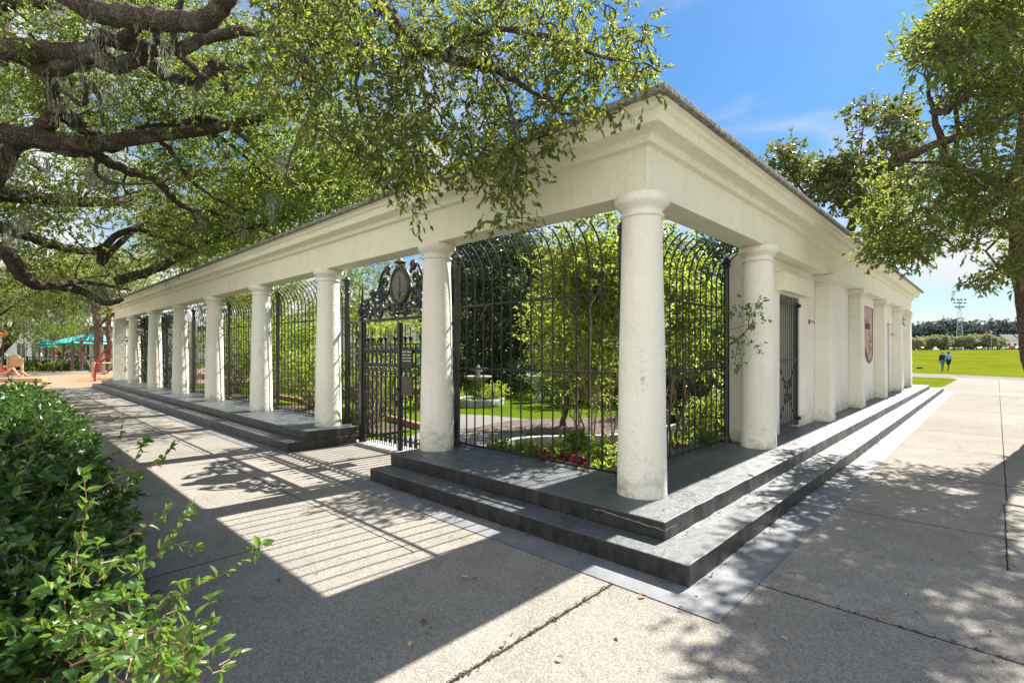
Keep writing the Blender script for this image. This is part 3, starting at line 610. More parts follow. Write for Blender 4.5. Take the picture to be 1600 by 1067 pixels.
m=MB(); m.tube([(-6.10,GY,.3),(-6.10,GY,2.62)],.036,8); m.lathe([(.055,2.62),(.055,2.65),(.01,2.69)],(-6.10,GY,0),8); gp(m,'side_post',M['steeliron'])
# side scroll panels
for xa,xb in ((-6.06,-5.63),(-3.23,-3.07)):
    m=MB(); n=4 if xb-xa>.3 else 2
    for i in range(n): 
        x=xa+.04+(xb-xa-.08)*i/(max(1,n-1)); m.tube([(x,GY,.3),(x,GY,2.09)],.011,5)
    for z in (.34,1.28,1.72): m.box(xa,xb,GY-.012,GY+.012,z,z+.02)
    xm=xb-.09
    for k,z in enumerate((.55,.75,.95,1.42,1.58,1.86)):
        for sg_ in(-1,1): m.tube(spiral((xm,GY,z),.085,1.25,math.pi/2*sg_,'x',18,sg_),.013,5)
    m.tube([(xm-.06,GY,1.95),(xm,GY,2.06),(xm+.06,GY,1.95),(xm,GY,1.82),(xm-.06,GY,1.95)],.008,4)
    gp(m,'scroll_panel',M['iron'])
# leaves of the gate
def leaf_gate(x0,x1):
    m=MB()
    for x in (x0+.02,x1-.02): m.box(x-.022,x+.022,GY-.02,GY+.02,.04,2.06 if False else 2.04)
    for z,h in ((.20,.014),(1.275,.014),(1.70,.012)): m.box(x0,x1,GY-.016,GY+.016,z-h,z+h)
    fr=gp(m,'gate_leaf',M['steeliron'])
    n=8; m=MB()
    for i in range(1,n):
        x=x0+(x1-x0)*i/n; 
        if i%3!=0:
            m.tube([(x,GY,.12),(x,GY,1.74)],.016,6)
            m.lathe([(.012,1.74),(.034,1.80),(.038,1.81),(.016,1.825),(.010,1.88),(.003,2.00)],(x,GY,0),8)
        else: m.tube([(x,GY,.12),(x,GY,1.70)],.016,6)
    for i in range(2*n):
        x=x0+(x1-x0)*(i+.5)/(2*n); m.tube([(x,GY,.06),(x,GY,.24),(x,GY,.27)],[.008,.008,.001],4)
    o=m.build('bars',M['iron']); o.parent=fr
    m=MB()
    for i in range(n):
        xm=x0+(x1-x0)*(i+.5)/n
        for z in (1.36,1.60):
            for sg_ in(-1,1): m.tube(spiral((xm+sg_*.028,GY-.012,z),.050,1.2,(math.pi/2)*(1 if z>1.5 else -1),'x',16,sg_),.013,5)
            m.lathe([(.002,z-.03),(.012,z-.015),(.012,z+.015),(.002,z+.03)],(xm,GY-.015,0),6)
        m.tube(spiral((xm,GY-.012,1.20),.040,1.1,math.pi/2,'x',12),.012,5)
    o=m.build('scrollwork',M['steeliron']); o.parent=fr
    return fr
lf=leaf_gate(GL+.06,GC-.01); rf=leaf_gate(GC+.01,GR-.06)
m=MB(); m.box(GC-.03,GC+.035,GY-.035,GY-.02,.02,2.05); gp(m,'meeting_stile',M['steeliron'])
m=MB(); m.box(GC-.07,GC+.02,GY-.06,GY-.035,.98,1.02); m.box(GC-.10,GC-.04,GY-.055,GY-.03,.72,.82); m.tube(smooth_path([(GC-.12,GY-.04,1.18),(GC-.15,GY-.05,1.0),(GC-.11,GY-.05,.85),(GC-.08,GY-.05,.70)]),.010,5); gp(m,'latch',M['steeliron'])
# overthrow crest
m=MB(); CZ=2.62
m.tube([(GC+.24*math.cos(a),GY,CZ+.285*math.sin(a)) for a in np.linspace(0,2*math.pi,40)],.036,8); gp(m,'medallion_ring',M['steeliron'])
m=MB(); pts=[(GC+.235*math.cos(a),CZ+.28*math.sin(a)) for a in np.linspace(0,2*math.pi,36,endpoint=False)]
m.add([(p[0],GY-.012,p[1]) for p in pts]+[(p[0],GY+.012,p[1]) for p in pts],[tuple(range(36)),tuple(range(71,35,-1))]+[(i,36+i,36+(i+1)%36,(i+1)%36) for i in range(36)]); gp(m,'medallion',M['ovalface'])
m=MB()
for k in range(14):
    a=R(205)+R(230)*k/13; m.tube(spiral((GC+.185*math.cos(a),GY-.016,CZ+.225*math.sin(a)),.018,.8,a,'x',8),.005,4)
m.tube([(GC,GY-.016,CZ-.18),(GC,GY-.016,CZ+.17)],.006,4); m.tube([(GC-.05,GY-.016,CZ-.08),(GC,GY-.016,CZ-.2),(GC+.05,GY-.016,CZ-.08)],.006,4); gp(m,'medallion_relief',M['bronze'])
m=MB(); m.box(GC-.10,GC+.10,GY-.03,GY+.03,CZ+.30,CZ+.33); m.lathe([(.02,CZ+.33),(.09,CZ+.36),(.10,CZ+.38),(.05,CZ+.40),(.03,CZ+.43),(.004,CZ+.46)],(GC,GY,0),10); gp(m,'crown_finial',M['bronze'])
def crest(sg_):
    m=MB()
    for (dx,dz,r,t,a0,dr) in ((.42,.56,.10,1.4,-1.2,1),(.40,.25,.17,1.6,2.2,-1),(.66,.36,.13,1.5,2.4,1),(.60,.12,.12,1.5,.3,-1),(.86,.17,.14,1.5,2.0,1),(1.03,.10,.085,1.4,2.4,-1),(.22,.10,.11,1.4,.2,1),(.80,.44,.07,1.2,0,-1),(.07,.10,.08,1.3,1.6,1),(.34,.78,.07,1.3,-1.6,1),(1.0,.27,.06,1.2,0,1),(.5,.40,.09,1.3,0,1)):
        p=spiral((GC+sg_*dx,GY,2.14+dz),r,t,a0 if sg_>0 else math.pi-a0,'x',30,dr*sg_,.15); m.tube(p,list(np.linspace(.034,.016,len(p))),6)
        e=p[-1]; m.lathe([(.003,-.02),(.020,-.008),(.020,.008),(.003,.02)],e,8)
    for P in ([(1.12,2.14),(1.0,2.42),(.78,2.5),(.62,2.62),(.52,2.85),(.36,2.93),(.28,2.8)],[(.9,2.14),(.78,2.3),(.6,2.3),(.5,2.45),(.36,2.5),(.27,2.62)],[(.12,2.14),(.2,2.26),(.12,2.34)]):
        m.tube(smooth_path([(GC+sg_*a,GY,b) for a,b in P]),.024,6)
    gp(m,'crest_scrollwork',M['steeliron'])
crest(-1); crest(1)
# plaques on the gate
def plaque(z0,z1,lab,mt,lines,name='gate_plaque'):
    t=thing(name,lab,'plaque',(GC+.27,GY-.05,z0),'plaques fixed to the gate')
    m=MB(); m.box(-.14,.14,-.012,.012,0,z1-z0); m.build('plate',mt,t,.004)
    for k,(tx,sz,zz) in enumerate(lines): text(tx,sz,M['letter'] if mt==M['black'] else M['gold'],t,(GC+.27,GY-.064,zz),(R(90),0,0))
plaque(1.33,1.64,'black plaque with pale lettering giving visiting hours, upper of the two on the gate',M['black'],[('Visitor Hours',.043,1.585),('8:00 am - 5:00 pm',.029,1.535),('Monday through Friday',.025,1.490),('Closed on Holidays',.027,1.445)])
plaque(.92,1.20,'dark bronze plaque with worn relief, lower of the two on the gate',M['bronze'],[])
m=MB(); m.box(GL-.0,GR+.0,.22,.62,-.02,.035); o=m.build('gate_threshold',M['coping']); tag(o,'pale concrete threshold strip under the iron gate','threshold')
# ------------------------------------------------------------------ great live oak, left: trunk beyond the frame, limbs across the path and over the roof
rng=np.random.default_rng(11); random.seed(11)
OB=np.array([-13.2,-6.6,0.])
oak=thing('live_oak','huge gnarled live oak with mossy limbs spreading over the path and colonnade roof','tree',OB)
mb=MB(); skel=[]
crotch=OB+[.5,.6,2.6]
P=smooth_path([OB+[0,0,-.2],OB+[.05,.05,.5],OB+[.2,.2,1.6],crotch],5); mb.tube(P,list(np.interp(np.linspace(0,1,len(P)),[0,.15,.6,1],[1.25,.88,.75,.72])),16,True,.05)
def limb(pts,r0,r1,start=None,n=6,sides=10,wob=.10):
    q=[W(*p) for p in pts]
    if start is not None: q=[np.array(start,float)]+q
    P=smooth_path(q,n); P=P+np.cumsum(rng.normal(size=P.shape)*.006,0)
    P[1:-1]+=rng.normal(size=P[1:-1].shape)*np.linspace(r0,r1,len(P))[1:-1,None]*.12
    mb.tube(P,np.linspace(1,0,len(P))**.8*(r0-r1)+r1,sides,True,wob); skel.extend(list(P[2:])); return P
Dl=9.
A=limb([(-260,170,10.5),(-60,92,9),(20,76,8.4),(90,84,8.1),(145,86,8.0),(185,108,8.0),(228,98,8.2),(262,124,8.5),(302,136,8.8)],.20,.07,crotch)
limb([(145,84,8.0),(152,60,7.9),(190,66,8.0),(262,78,8.2),(330,58,8.4),(375,50,8.6),(420,56,8.9),(470,66,9.2),(530,80,9.6)],.14,.025)
limb([(302,136,8.8),(322,112,8.8),(345,102,8.9),(400,106,9.2),(440,100,9.4),(482,120,9.8),(520,118,10.2)],.09,.015)
limb([(145,86,8),(120,96,8.1),(70,110,8.5),(40,98,8.8),(0,80,9)],.16,.10)
BL=limb([(-200,-120,9.5),(30,-60,8),(115,-4,7.4),(165,18,7.2),(215,24,7.0),(270,34,6.8),(318,34,6.6),(352,10,6.4),(375,-30,6.2)],.185,.09,crotch,6,11)
limb([(375,-30,6.2),(450,-110,5.9),(540,-60,5.4),(590,-8,5.0),(625,38,4.75),(655,68,4.6),(700,84,4.5),(760,92,4.4),(815,126,4.3),(850,150,4.25)],.10,.010,None,6,8)
limb([(655,68,4.6),(640,90,4.5),(622,112,4.4)],.03,.008); limb([(700,84,4.5),(735,60,4.3),(800,50,4.2),(870,60,4.1),(940,84,4.0),(1000,100,3.95)],.028,.006)
limb([(760,92,4.4),(790,160,4.2),(800,230,4.0),(790,300,3.9),(800,340,3.85)],.02,.004); limb([(590,0,5.0),(560,80,4.9),(560,160,4.8),(600,250,4.7)],.025,.006); limb([(540,-40,5.4),(500,40,5.3),(470,120,5.3),(500,200,5.2)],.028,.006)
limb([(850,150,4.25),(880,180,4.1),(930,170,4.0)],.014,.004)
C_=limb([(-240,360,11),(-60,320,10),(0,262,9.6),(14,232,9.5),(48,214,9.4),(80,222,9.5),(120,232,9.7),(158,224,10),(200,212,10.3),(240,192,10.5),(300,184,10.8),(360,196,11.2),(410,236,11.6),(470,268,12)],.17,.02,crotch)
limb([(62,214,9.4),(78,190,9.3),(84,160,9.1),(78,120,9)],.16,.09); limb([(84,170,9.2),(110,186,9.5),(142,206,9.8),(172,228,10),(205,206,10.3),(230,196,10.5)],.15,.07)
limb([(135,228,9.8),(160,250,10.2),(200,270,10.6),(236,282,10.9),(262,304,11.2),(290,326,11.6),(340,336,12),(400,352,12.6),(430,366,13)],.11,.02)
limb([(230,196,10.5),(270,240,10.8),(300,282,11),(360,320,11.5),(402,330,12)],.07,.012); limb([(270,206,10.6),(330,210,11),(380,240,11.4),(430,286,12),(440,292,12)],.06,.012)
limb([(300,184,10.8),(340,190,11),(400,210,11.5),(450,212,12)],.05,.01); limb([(150,250,10),(150,276,10),(190,286,10.2),(240,284,10.6)],.04,.012)
limb([(130,120,8.2),(134,150,8.4),(124,166,8.6),(100,148,8.8),(86,144,9)],.05,.03); limb([(142,128,8.1),(156,158,8.3),(158,190,8.5)],.05,.02)
limb([(275,82,8.2),(300,104,8.4),(318,118,8.6)],.06,.04); limb([(270,78,8.2),(275,40,8),(282,0,7.8)],.07,.04); limb([(190,66,8),(215,38,7.6),(225,26,7.1)],.09,.07)
limb([(245,30,7),(248,60,7.8),(262,78,8.2)],.05,.05); limb([(330,96,8.8),(350,130,9),(365,150,9.2)],.09,.06)
E1=limb([(-260,430,12),(-120,360,12),(-10,352,11.5),(40,368,11.8),(90,384,12.2),(150,388,12.8),(180,364,13),(212,358,13.2),(250,372,13.6),(300,384,14)],.16,.03,crotch)
limb([(160,384,12.8),(158,412,13),(190,380,13.2),(225,352,13.6),(270,356,14),(310,368,14.5)],.10,.02)
F1=limb([(-200,520,10),(-60,420,9.8),(0,390,9.6),(18,408,9.8),(34,432,10.2),(60,446,10.8),(95,448,11.6),(130,456,12.6),(165,474,14),(190,470,15.5)],.17,.06,crotch)
limb([(75,446,11),(120,440,12),(165,444,13.5),(205,455,15)],.07,.015)
limb([(245,420,15),(290,398,15),(335,376,15),(370,362,15),(420,352,15.5),(480,330,16)],.14,.03,W(180,440,14.5))
limb([(-100,20,9),(0,2,9),(50,4,9),(88,8,9)],.16,.08,crotch); limb([(0,-10,9),(12,50,9),(30,74,8.6)],.10,.05)
# hidden limbs that carry the crown beyond the frame
for q in range(8):
    an=q/8*2*math.pi+.3; e=OB+[8*math.cos(an),8*math.sin(an),7.5]; P=branch(mb,crotch,e,.28,.06,rng,10,.10,7); skel.extend(list(P[3:]))
skel=[p for p in skel]
regions=[ # picture-plane outlines of the foliage masses with their real depth ranges
 ([(-60,-40),(560,-40),(560,100),(520,210),(440,190),(350,110),(200,90),(-60,120)],150,8,14),
 ([(-60,100),(350,80),(450,200),(540,230),(550,290),(440,330),(300,300),(200,180),(-60,210)],200,9.5,17),
 ([(-60,200),(210,190),(320,300),(420,345),(300,390),(150,460),(-60,470)],210,11,20),
 ([(-60,430),(140,430),(150,470),(140,500),(60,490),(-60,500)],60,14,25),
 ([(380,220),(540,220),(556,300),(480,335),(380,370),(300,400)],60,13,20)]
C=[];S=[]
for poly,n,d0,d1 in regions:
    q=poly_points(poly,n,d0,d1,rng); C+=list(q)
C=np.array(C)
# clumps beyond the frame, for the shade they give
ex=OB+nrm(rng.normal(size=(150,3)))*[9,9,3.2]*rng.uniform(.5,1,(150,1))+[0,1.5,7.5]
ex2=np.array([[rng.uniform(-26,-7.8),rng.uniform(.5,4),rng.uniform(5.4,7.2)] for _ in range(330)])
def vis(p):
    v=p[:,:2]-CAM; D=v@DV; px=800+F*(v@RV)/np.maximum(D,.1); return (D>0)&(px>-120)&(px<1650)
ex=ex[~vis(ex)]
# keep foliage clear of the corner of the roof: nothing of the great canopy above x>-5
C=np.concatenate([C,ex,ex2]); C=C[(C[:,0]<-4.0)&(C[:,2]>2.0)]
blk=(C[:,2]<4.4)&(C[:,1]>-1.0)&(C[:,0]>-27); C=C[~blk]
NCM=len(C); grow(mb,skel,C,rng,.055)
dist=np.linalg.norm(C[:,:2]-CAM,axis=1)
near=dist<11
# holes: thin the crown with a slow noise so that sky patches stay open
T_all=[]; P_all=[]
L_parts=[];TW=[]
for sel,cl,per,tl,k,lf_,wd in ((near,.38,17,.28,9,.074,.034),(~near,.62,19,.40,10,.098,.048)):
    P0,T=clump_twigs(C[sel],cl*rng.uniform(.7,1.25,sel.sum()),per,tl,rng,.6,.25)
    L_parts.append(leaf_arrays(P0,T,k,lf_,wd,rng,.7,.9,.2)); TW.append(twig_arrays(P0,T,.006))
# near overhanging spray in front of the facade
near_poly=[(420,-20),(985,-20),(1000,50),(1030,98),(1000,128),(965,165),(905,195),(860,235),(835,262),(800,290),(770,300),(735,285),(700,262),(660,300),(622,296),(585,275),(545,235),(500,225),(430,150)]
Cn=poly_points(near_poly,370,3.9,5.6,rng)
Cn=np.concatenate([Cn,[W(800,315,3.85),W(790,285,3.9),W(805,345,3.85),W(780,340,3.9),W(640,312,4.6),W(650,290,4.6),W(900,190,4.0),W(1010,100,3.95),W(985,140,4.0),W(930,175,4.0)]])
mbn=MB(); grow(mbn,[p for p in skel if np.linalg.norm(p[:2]-CAM)<6.3],Cn,rng,.016)
P0,T=clump_twigs(Cn,.21*rng.uniform(.6,1.15,len(Cn)),9,.17,rng,.6,.45)
near_leaf=leaf_arrays(P0,T,8,.060,.024,rng,.3,.8,.35,True,.15)
Sx=np.array(mb.v); place(mb.build('trunk',M['oakbark']),oak); place(mbn.build('fine_branches',M['oakbark']),oak)
V,Fc=cat(L_parts); place(np_mesh('crown',V,Fc,M['oakleaf']),oak)
V,Fc=near_leaf; place(np_mesh('overhanging_spray',V,Fc,M['nearleaf']),oak)
V,Fc=cat(TW+[twig_arrays(P0,T,.0035)]); place(np_mesh('twigs',V,Fc,M['oakbark']),oak)
# spanish moss: hanging tufts of thin strands below limbs
Sk=np.array(skel); Sk=Sk[(Sk[:,0]<-5)]; d=np.linalg.norm(Sk[:,:2]-CAM,axis=1); 
mpx=[(70,250),(60,300),(110,290),(40,330),(15,350),(150,270),(115,430),(130,470),(95,480),(60,470),(30,460),(150,440),(20,250),(165,180),(170,250),(250,300),(440,240),(430,300),(60,110),(10,130),(185,440),(140,505),(40,500),(75,520),(0,470),(120,520),(165,400),(400,150)]
starts=[W(a+rng.uniform(-8,8),b+rng.uniform(-8,8),rng.uniform(10,13.5) if b<400 else rng.uniform(13,20)) for a,b in mpx for _ in range(3)]
idx=rng.choice(len(Sk),30); starts=np.array(starts+list(Sk[idx]-[0,0,.1]))
Pm=[];Tm=[]
for s_ in starts:
    n=int(rng.integers(14,34)); ln=rng.uniform(.3,.95)
    p=s_+rng.normal(size=(n,3))*[.10,.10,.08]; Pm.append(p); Tm.append(np.stack([rng.normal(size=n)*.04,rng.normal(size=n)*.04,-ln*rng.uniform(.3,1,n)],1))
Pm=np.concatenate(Pm);Tm=np.concatenate(Tm)
V,Fc=leaf_arrays(Pm,Tm,9,.09,.009,rng,0,.5,1.0); place(np_mesh('spanish_moss',V,Fc,M['moss']),oak)
# ------------------------------------------------------------------ tree at the right edge
rng=np.random.default_rng(21); random.seed(21)
RB=G(1644,682); RB[2]=0
rt=thing('park_oak','broad tree at the right edge with leaning trunk and leaves over the pavement','tree',RB)
mb=MB(); skel=[]
tr=[RB+[0,0,-.2],RB+[-.02,0,.4],W(1622,560,8.7),W(1611,470,8.65),W(1602,400,8.6),W(1596,330,8.6),W(1602,250,8.7),W(1610,120,9),W(1610,0,9.2)]
P=smooth_path(tr,5); mb.tube(P,list(np.interp(np.linspace(0,1,len(P)),[0,.06,.5,1],[.34,.23,.19,.08])),12,True,.05); skel+=list(P[18:])
for e,r in (((1520,300,8.2),.07),((1450,330,7.9),.06),((1400,250,8.2),.05),((1450,110,8),.06),((1500,60,7.8),.06),((1560,420,8),.04),((1750,200,8),.08),((1800,350,6.5),.08),((1700,60,6.5),.07),((1560,150,6.8),.07),((1900,100,7.5),.07),((1850,250,10),.07),((1650,-150,9),.08),((1550,-100,7.5),.06)):
    a=skel[int(rng.integers(0,len(skel)))]; P=branch(mb,a,W(*e),r,.012,rng,10,.10,6); skel+=list(P[2:])
C=np.concatenate([poly_points([(1600,200),(1600,390),(1500,380),(1440,360),(1380,330),(1400,290),(1470,270)],8,7.5,10,rng),poly_points([(1480,180),(1600,160),(1600,260),(1500,270)],8,7,9,rng),
 poly_points([(1600,-40),(1600,60),(1540,70),(1480,92),(1425,80),(1405,58),(1440,48),(1478,18),(1490,-40)],85,5.6,8.4,rng),
 poly_points([(1600,60),(1600,160),(1520,150),(1460,150),(1445,138),(1480,110)],34,7,9,rng),
 poly_points([(1600,150),(1600,400),(1540,395),(1500,385),(1450,370),(1380,345),(1345,330),(1330,300),(1370,280),(1400,262),(1440,262),(1470,235),(1490,190),(1520,170)],58,6.6,9.5,rng),
 poly_points([(1345,340),(1480,370),(1440,400),(1395,405),(1360,385)],26,7,8.6,rng),
 poly_points([(1540,395),(1600,395),(1600,420),(1565,432)],6,7.4,8.4,rng),
 poly_points([(1605,-100),(2050,-100),(2050,400),(1605,420)],62,4.8,10,rng),
 np.array([W(1558,425,8),W(1540,432,7.9),W(1525,440,7.8),W(1515,135,7.5)])])
grow(mb,skel,C,rng,.02)
P0,T=clump_twigs(C,.25*rng.uniform(.6,1.2,len(C)),19,.24,rng,.75,.1)
place(mb.build('trunk',M['bark']),rt)
V,Fc=leaf_arrays(P0,T,9,.080,.033,rng,.7,.7,.1,True,.18); place(np_mesh('crown',V,Fc,M['rightleaf']),rt)
V,Fc=twig_arrays(P0,T,.005); place(np_mesh('twigs',V,Fc,M['bark']),rt)
# trees further right that shade the walk
simple_tree('park_oak','tree standing beyond the right edge, seen by the shade it throws on the pavement','tree',(8.2,15.5,0),8,(6.8,15.0,6.2),(3.6,3.4,1.9),34,34,8,.10,.05,M['bark'],M['oakleaf'],rng,.25,cl=.42)
# magnolia rising behind the roof
mg_c=np.concatenate([poly_points([(1325,200),(1335,175),(1385,158),(1425,180),(1435,240),(1430,300),(1400,330),(1330,290),(1310,250)],42,15.8,18,rng),
 poly_points([(1222,262),(1280,250),(1310,232),(1330,260),(1390,320),(1370,345),(1300,330),(1250,290)],46,15,18,rng),
 poly_points([(1203,238),(1238,232),(1240,258),(1210,262)],7,15.5,16.5,rng),
 poly_points([(1400,150),(1440,200),(1450,380),(1400,400),(1340,330)],30,17,19,rng)])
MGB=np.array([-2.2,15.2,0]); mg=thing('magnolia_tree','magnolia with rust-backed leaves rising behind the right wing of the colonnade','tree',MGB)
mb=MB(); P=branch(mb,MGB,W(1345,260,17),.2,.05,rng,10,.04,9); skel=list(P[4:])
for e in ((1400,170,17),(1350,175,16.5),(1290,250,16.5),(1215,245,16),(1425,300,18),(1400,380,18)): P=branch(mb,skel[int(rng.integers(0,4))],W(*e),.06,.012,rng,9,.08,6); skel+=list(P[2:])
grow(mb,skel,mg_c,rng,.03); P0,T=clump_twigs(mg_c,.48*rng.uniform(.6,1.1,len(mg_c)),13,.3,rng,.8,-.1)
place(mb.build('trunk',M['bark']),mg); V,Fc=leaf_arrays(P0,T,8,.17,.075,rng,.4,.9,0,True,.15); place(np_mesh('crown',V,Fc,M['maglit']),mg); V,Fc=twig_arrays(P0,T,.01); place(np_mesh('twigs',V,Fc,M['bark']),mg)
# ------------------------------------------------------------------ inside the garden
rng=np.random.default_rng(5); random.seed(5)
simple_tree('garden_shrub_tree','tall multi-stemmed shrub with fresh yellow-green leaves just behind the corner fence','shrub',(-1.75,1.95,.05),4,(-2.0,2.2,2.5),(1.05,.8,1.45),125,14,8,.085,.038,M['shrubstem'],M['brightleaf'],rng,.016,None,True,.30,.28,multi=8,limbs=10,kindpart='foliage',shell=.25)
simple_tree('garden_shrub_tree','leafy yellow-green shrub against the fence beside the engaged column','shrub',(-1.5,3.6,.05),4,(-1.5,3.75,2.4),(.8,.8,1.3),60,13,8,.085,.038,M['shrubstem'],M['brightleaf'],rng,.024,None,True,.30,.28,multi=6,limbs=8,kindpart='foliage',shell=.2)
simple_tree('garden_shrub_tree','broad green shrub further back in the mulch bed, left of the yellow-green shrub','shrub',(-3.9,4.3,.0),3,(-3.9,4.4,1.35),(.8,.7,1.0),80,14,8,.085,.038,M['shrubstem'],M['brightleaf'],rng,.022,None,False,.3,.28,multi=4,limbs=6,kindpart='foliage',shell=.2)
# branch reaching through the bars
br=thing('reaching_branch','thin branch with small grey-green leaves poking through the fence in front of the engaged column','branch',(-1.3,3.2,.05))
mb=MB(); pth=smooth_path([(-1.3,3.2,.05),(-1.05,3.1,.8),(-.75,2.95,1.25),(-.4,2.8,1.6),(-.1,2.7,1.75),(.12,2.62,2.0)],5); mb.tube(pth,np.linspace(.018,.005,len(pth)),6)
ee=[(-.45,2.7,1.95),(-.15,2.6,2.2),(.1,2.6,2.2),(.18,2.5,1.95),(.05,2.6,1.65),(-.15,2.7,1.45),(-.45,2.8,1.4),(-.3,2.65,1.75),(-.7,2.8,1.5),(-.6,2.8,1.9),(-.3,2.7,2.1),(.22,2.55,2.1)]
for e in ee: branch(mb,pth[int(rng.integers(10,24))],e,.006,.003,rng,6,.15,4)
P0,T=clump_twigs(np.array(ee),.13,7,.13,rng,.6,.2); place(mb.build('stem',M['bark']),br)
V,Fc=leaf_arrays(P0,T,6,.055,.026,rng,.5,.8,.3,True,.15); place(np_mesh('leaves',V,Fc,M['sprigleaf']),br)
# dark evergreens deep in the garden
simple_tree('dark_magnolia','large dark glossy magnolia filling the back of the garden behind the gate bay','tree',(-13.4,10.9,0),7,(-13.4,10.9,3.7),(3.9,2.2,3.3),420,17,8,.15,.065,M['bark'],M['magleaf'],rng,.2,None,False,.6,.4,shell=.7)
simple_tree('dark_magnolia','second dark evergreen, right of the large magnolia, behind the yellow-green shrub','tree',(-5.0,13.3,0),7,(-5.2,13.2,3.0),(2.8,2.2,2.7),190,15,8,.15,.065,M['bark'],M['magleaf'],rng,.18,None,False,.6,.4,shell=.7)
simple_tree('garden_tree','sunlit light green tree behind the gate crest','tree',(-18.0,8.2,0),6,(-18.0,8.2,4.0),(2.8,2.2,2.1),110,15,8,.11,.05,M['bark'],M['oakleaf'],rng,.15,None,False,.55,.35,shell=.5)
simple_tree('garden_tree','light green tree behind the far left bays of the fence','tree',(-23.6,6.4,0),6,(-23.6,6.4,3.4),(3.2,2.2,2.4),110,15,8,.11,.05,M['bark'],M['oakleaf'],rng,.15,None,False,.55,.35,shell=.5)
simple_tree('garden_tree','bushy green tree behind the right fence bay, beyond the leafy shrub','tree',(-2.6,9.6,0),6,(-2.8,9.6,2.0),(1.6,1.4,1.5),70,15,8,.10,.045,M['bark'],M['brightleaf'],rng,.12,None,False,.5,.35,shell=.4)
def bush(label,base,r,h,mt,n,leaf,wid,per=13,name='garden_bush',group=None,seed=0,hi=False,up=.8):
    rg=np.random.default_rng(seed+int(abs(base[0]*100))); root=thing(name,label,'bush' if 'bush' in name else 'plant',base,group)
    mb=MB(); b=np.array(base,float); C=b+np.stack([rg.normal(size=n)*r*.5,rg.normal(size=n)*r*.5,h*(.25+.75*rg.uniform(0,1,n)**.8)],1)
    for c in C[:min(n,24)]: branch(mb,b+rg.normal(size=3)*[.04,.04,0],c,.008+.006*h,.003,rg,5,.1,4)
    P0,T=clump_twigs(C,max(.08,r*.3),per,max(.08,r*.3),rg,.7,-.2); place(mb.build('stems',M['shrubstem']),root)
    fl=mt is M['redleaf']
    V,Fc=leaf_arrays(P0,T,7,leaf,wid,rg,up,.8,.1,hi); place(np_mesh('leaves',V,Fc,M['brightleaf'] if fl else mt),root)
    if fl:
        Q=C[C[:,2]>base[2]+h*.6][:6]+[0,0,.03]
        for q in Q:
            V,Fc=leaf_arrays(np.repeat(q[None],2,0),np.array([[0,0,.012],[.005,0,.014]]),7,.032,.026,rg,1,1.2,-.2,True); place(np_mesh('bloom',V,Fc,mt),root)
    return root
bush('yellow-green bush in the bed behind the first fence bay left of the gate',(-7.2,1.6,.05),.75,1.25,M['brightleaf'],45,.07,.03,seed=1)
bush('green bush in the bed behind the second fence bay left of the gate',(-10.8,1.8,.05),.8,1.5,M['brightleaf'],45,.08,.035,seed=2)
bush('green bush behind the third fence bay left of the gate',(-14.0,1.8,.05),.9,1.9,M['oakleaf'],50,.09,.04,seed=3)
bush('darker bush behind the fourth fence bay left of the gate',(-17.3,1.9,.05),1.0,2.2,M['oakleaf'],50,.1,.045,seed=4)
bush('pointed dark green bush behind the iron bars, before the pale garden wall',(-9.6,4.4,.0),.8,1.7,M['hedgeleaf'],45,.09,.04,seed=5)
bush('bright climbing plant on the side post left of the gate',(-6.25,.85,.05),.25,2.55,M['brightleaf'],40,.06,.026,seed=6)
bush('low leafy plant at the foot of the side post left of the gate',(-6.15,.55,.1),.20,.45,M['brightleaf'],14,.05,.022,seed=7)
bush('low green bush at the base of the tiered fountain, left side',(-9.7,5.5,0),.5,.5,M['brightleaf'],30,.07,.03,seed=8)
bush('low green bush at the base of the tiered fountain, right side',(-8.4,6.0,0),.5,.55,M['brightleaf'],30,.07,.03,seed=9)
bush('rounded green bush behind the mulch bed beyond the lawn',(-6.6,7.2,0),.8,1.0,M['hedgeleaf'],35,.08,.036,seed=10)
bush('green plant with small leaves behind the right fence bay near the engaged column',(-1.0,3.9,.05),.4,.8,M['oakleaf'],30,.05,.025,seed=12)
# bedding plants behind the corner fence
bed=[(-2.55,.75,.22,.26,'redleaf','red flowering plant nearest the gate in the bed behind the corner fence'),(-2.2,.85,.20,.24,'brightleaf','light green bedding plant right of the red flowers nearest the gate'),
 (-1.9,.80,.22,.26,'brightleaf','lime green bedding plant left of the maroon foliage plant'),(-1.55,.72,.20,.24,'coleus','maroon foliage plant left of the shrub stems'),(-1.25,.70,.15,.2,'coleus','small maroon plant directly below the yellow-green shrub'),
 (-1.45,1.2,.3,.42,'brightleaf','fresh green bedding plant behind the maroon foliage'),(-.95,.72,.18,.22,'redleaf','red flowering plant right of the shrub stems'),(-.72,1.0,.16,.28,'redleaf','red flowering plant behind the bars just right of the corner column'),
 (-.8,1.7,.18,.25,'brightleaf','green bedding plant behind the right fence bay, nearest the corner'),(-.75,2.3,.16,.22,'coleus','rust-red plant in the middle of the right fence bay'),(-.78,2.9,.25,.4,'oakleaf','dark green plant by the fence post next to the engaged column'),(-1.8,1.4,.28,.35,'oakleaf','mid green plant around the foot of the multi-stemmed shrub')]
for i,(x,y,r,h,mt,lb_) in enumerate(bed): bush(lb_,(x,y,.05),r,h,M[mt],16,.055,.032,9,'bedding_plant','bedding plants behind the corner fence',20+i,True)
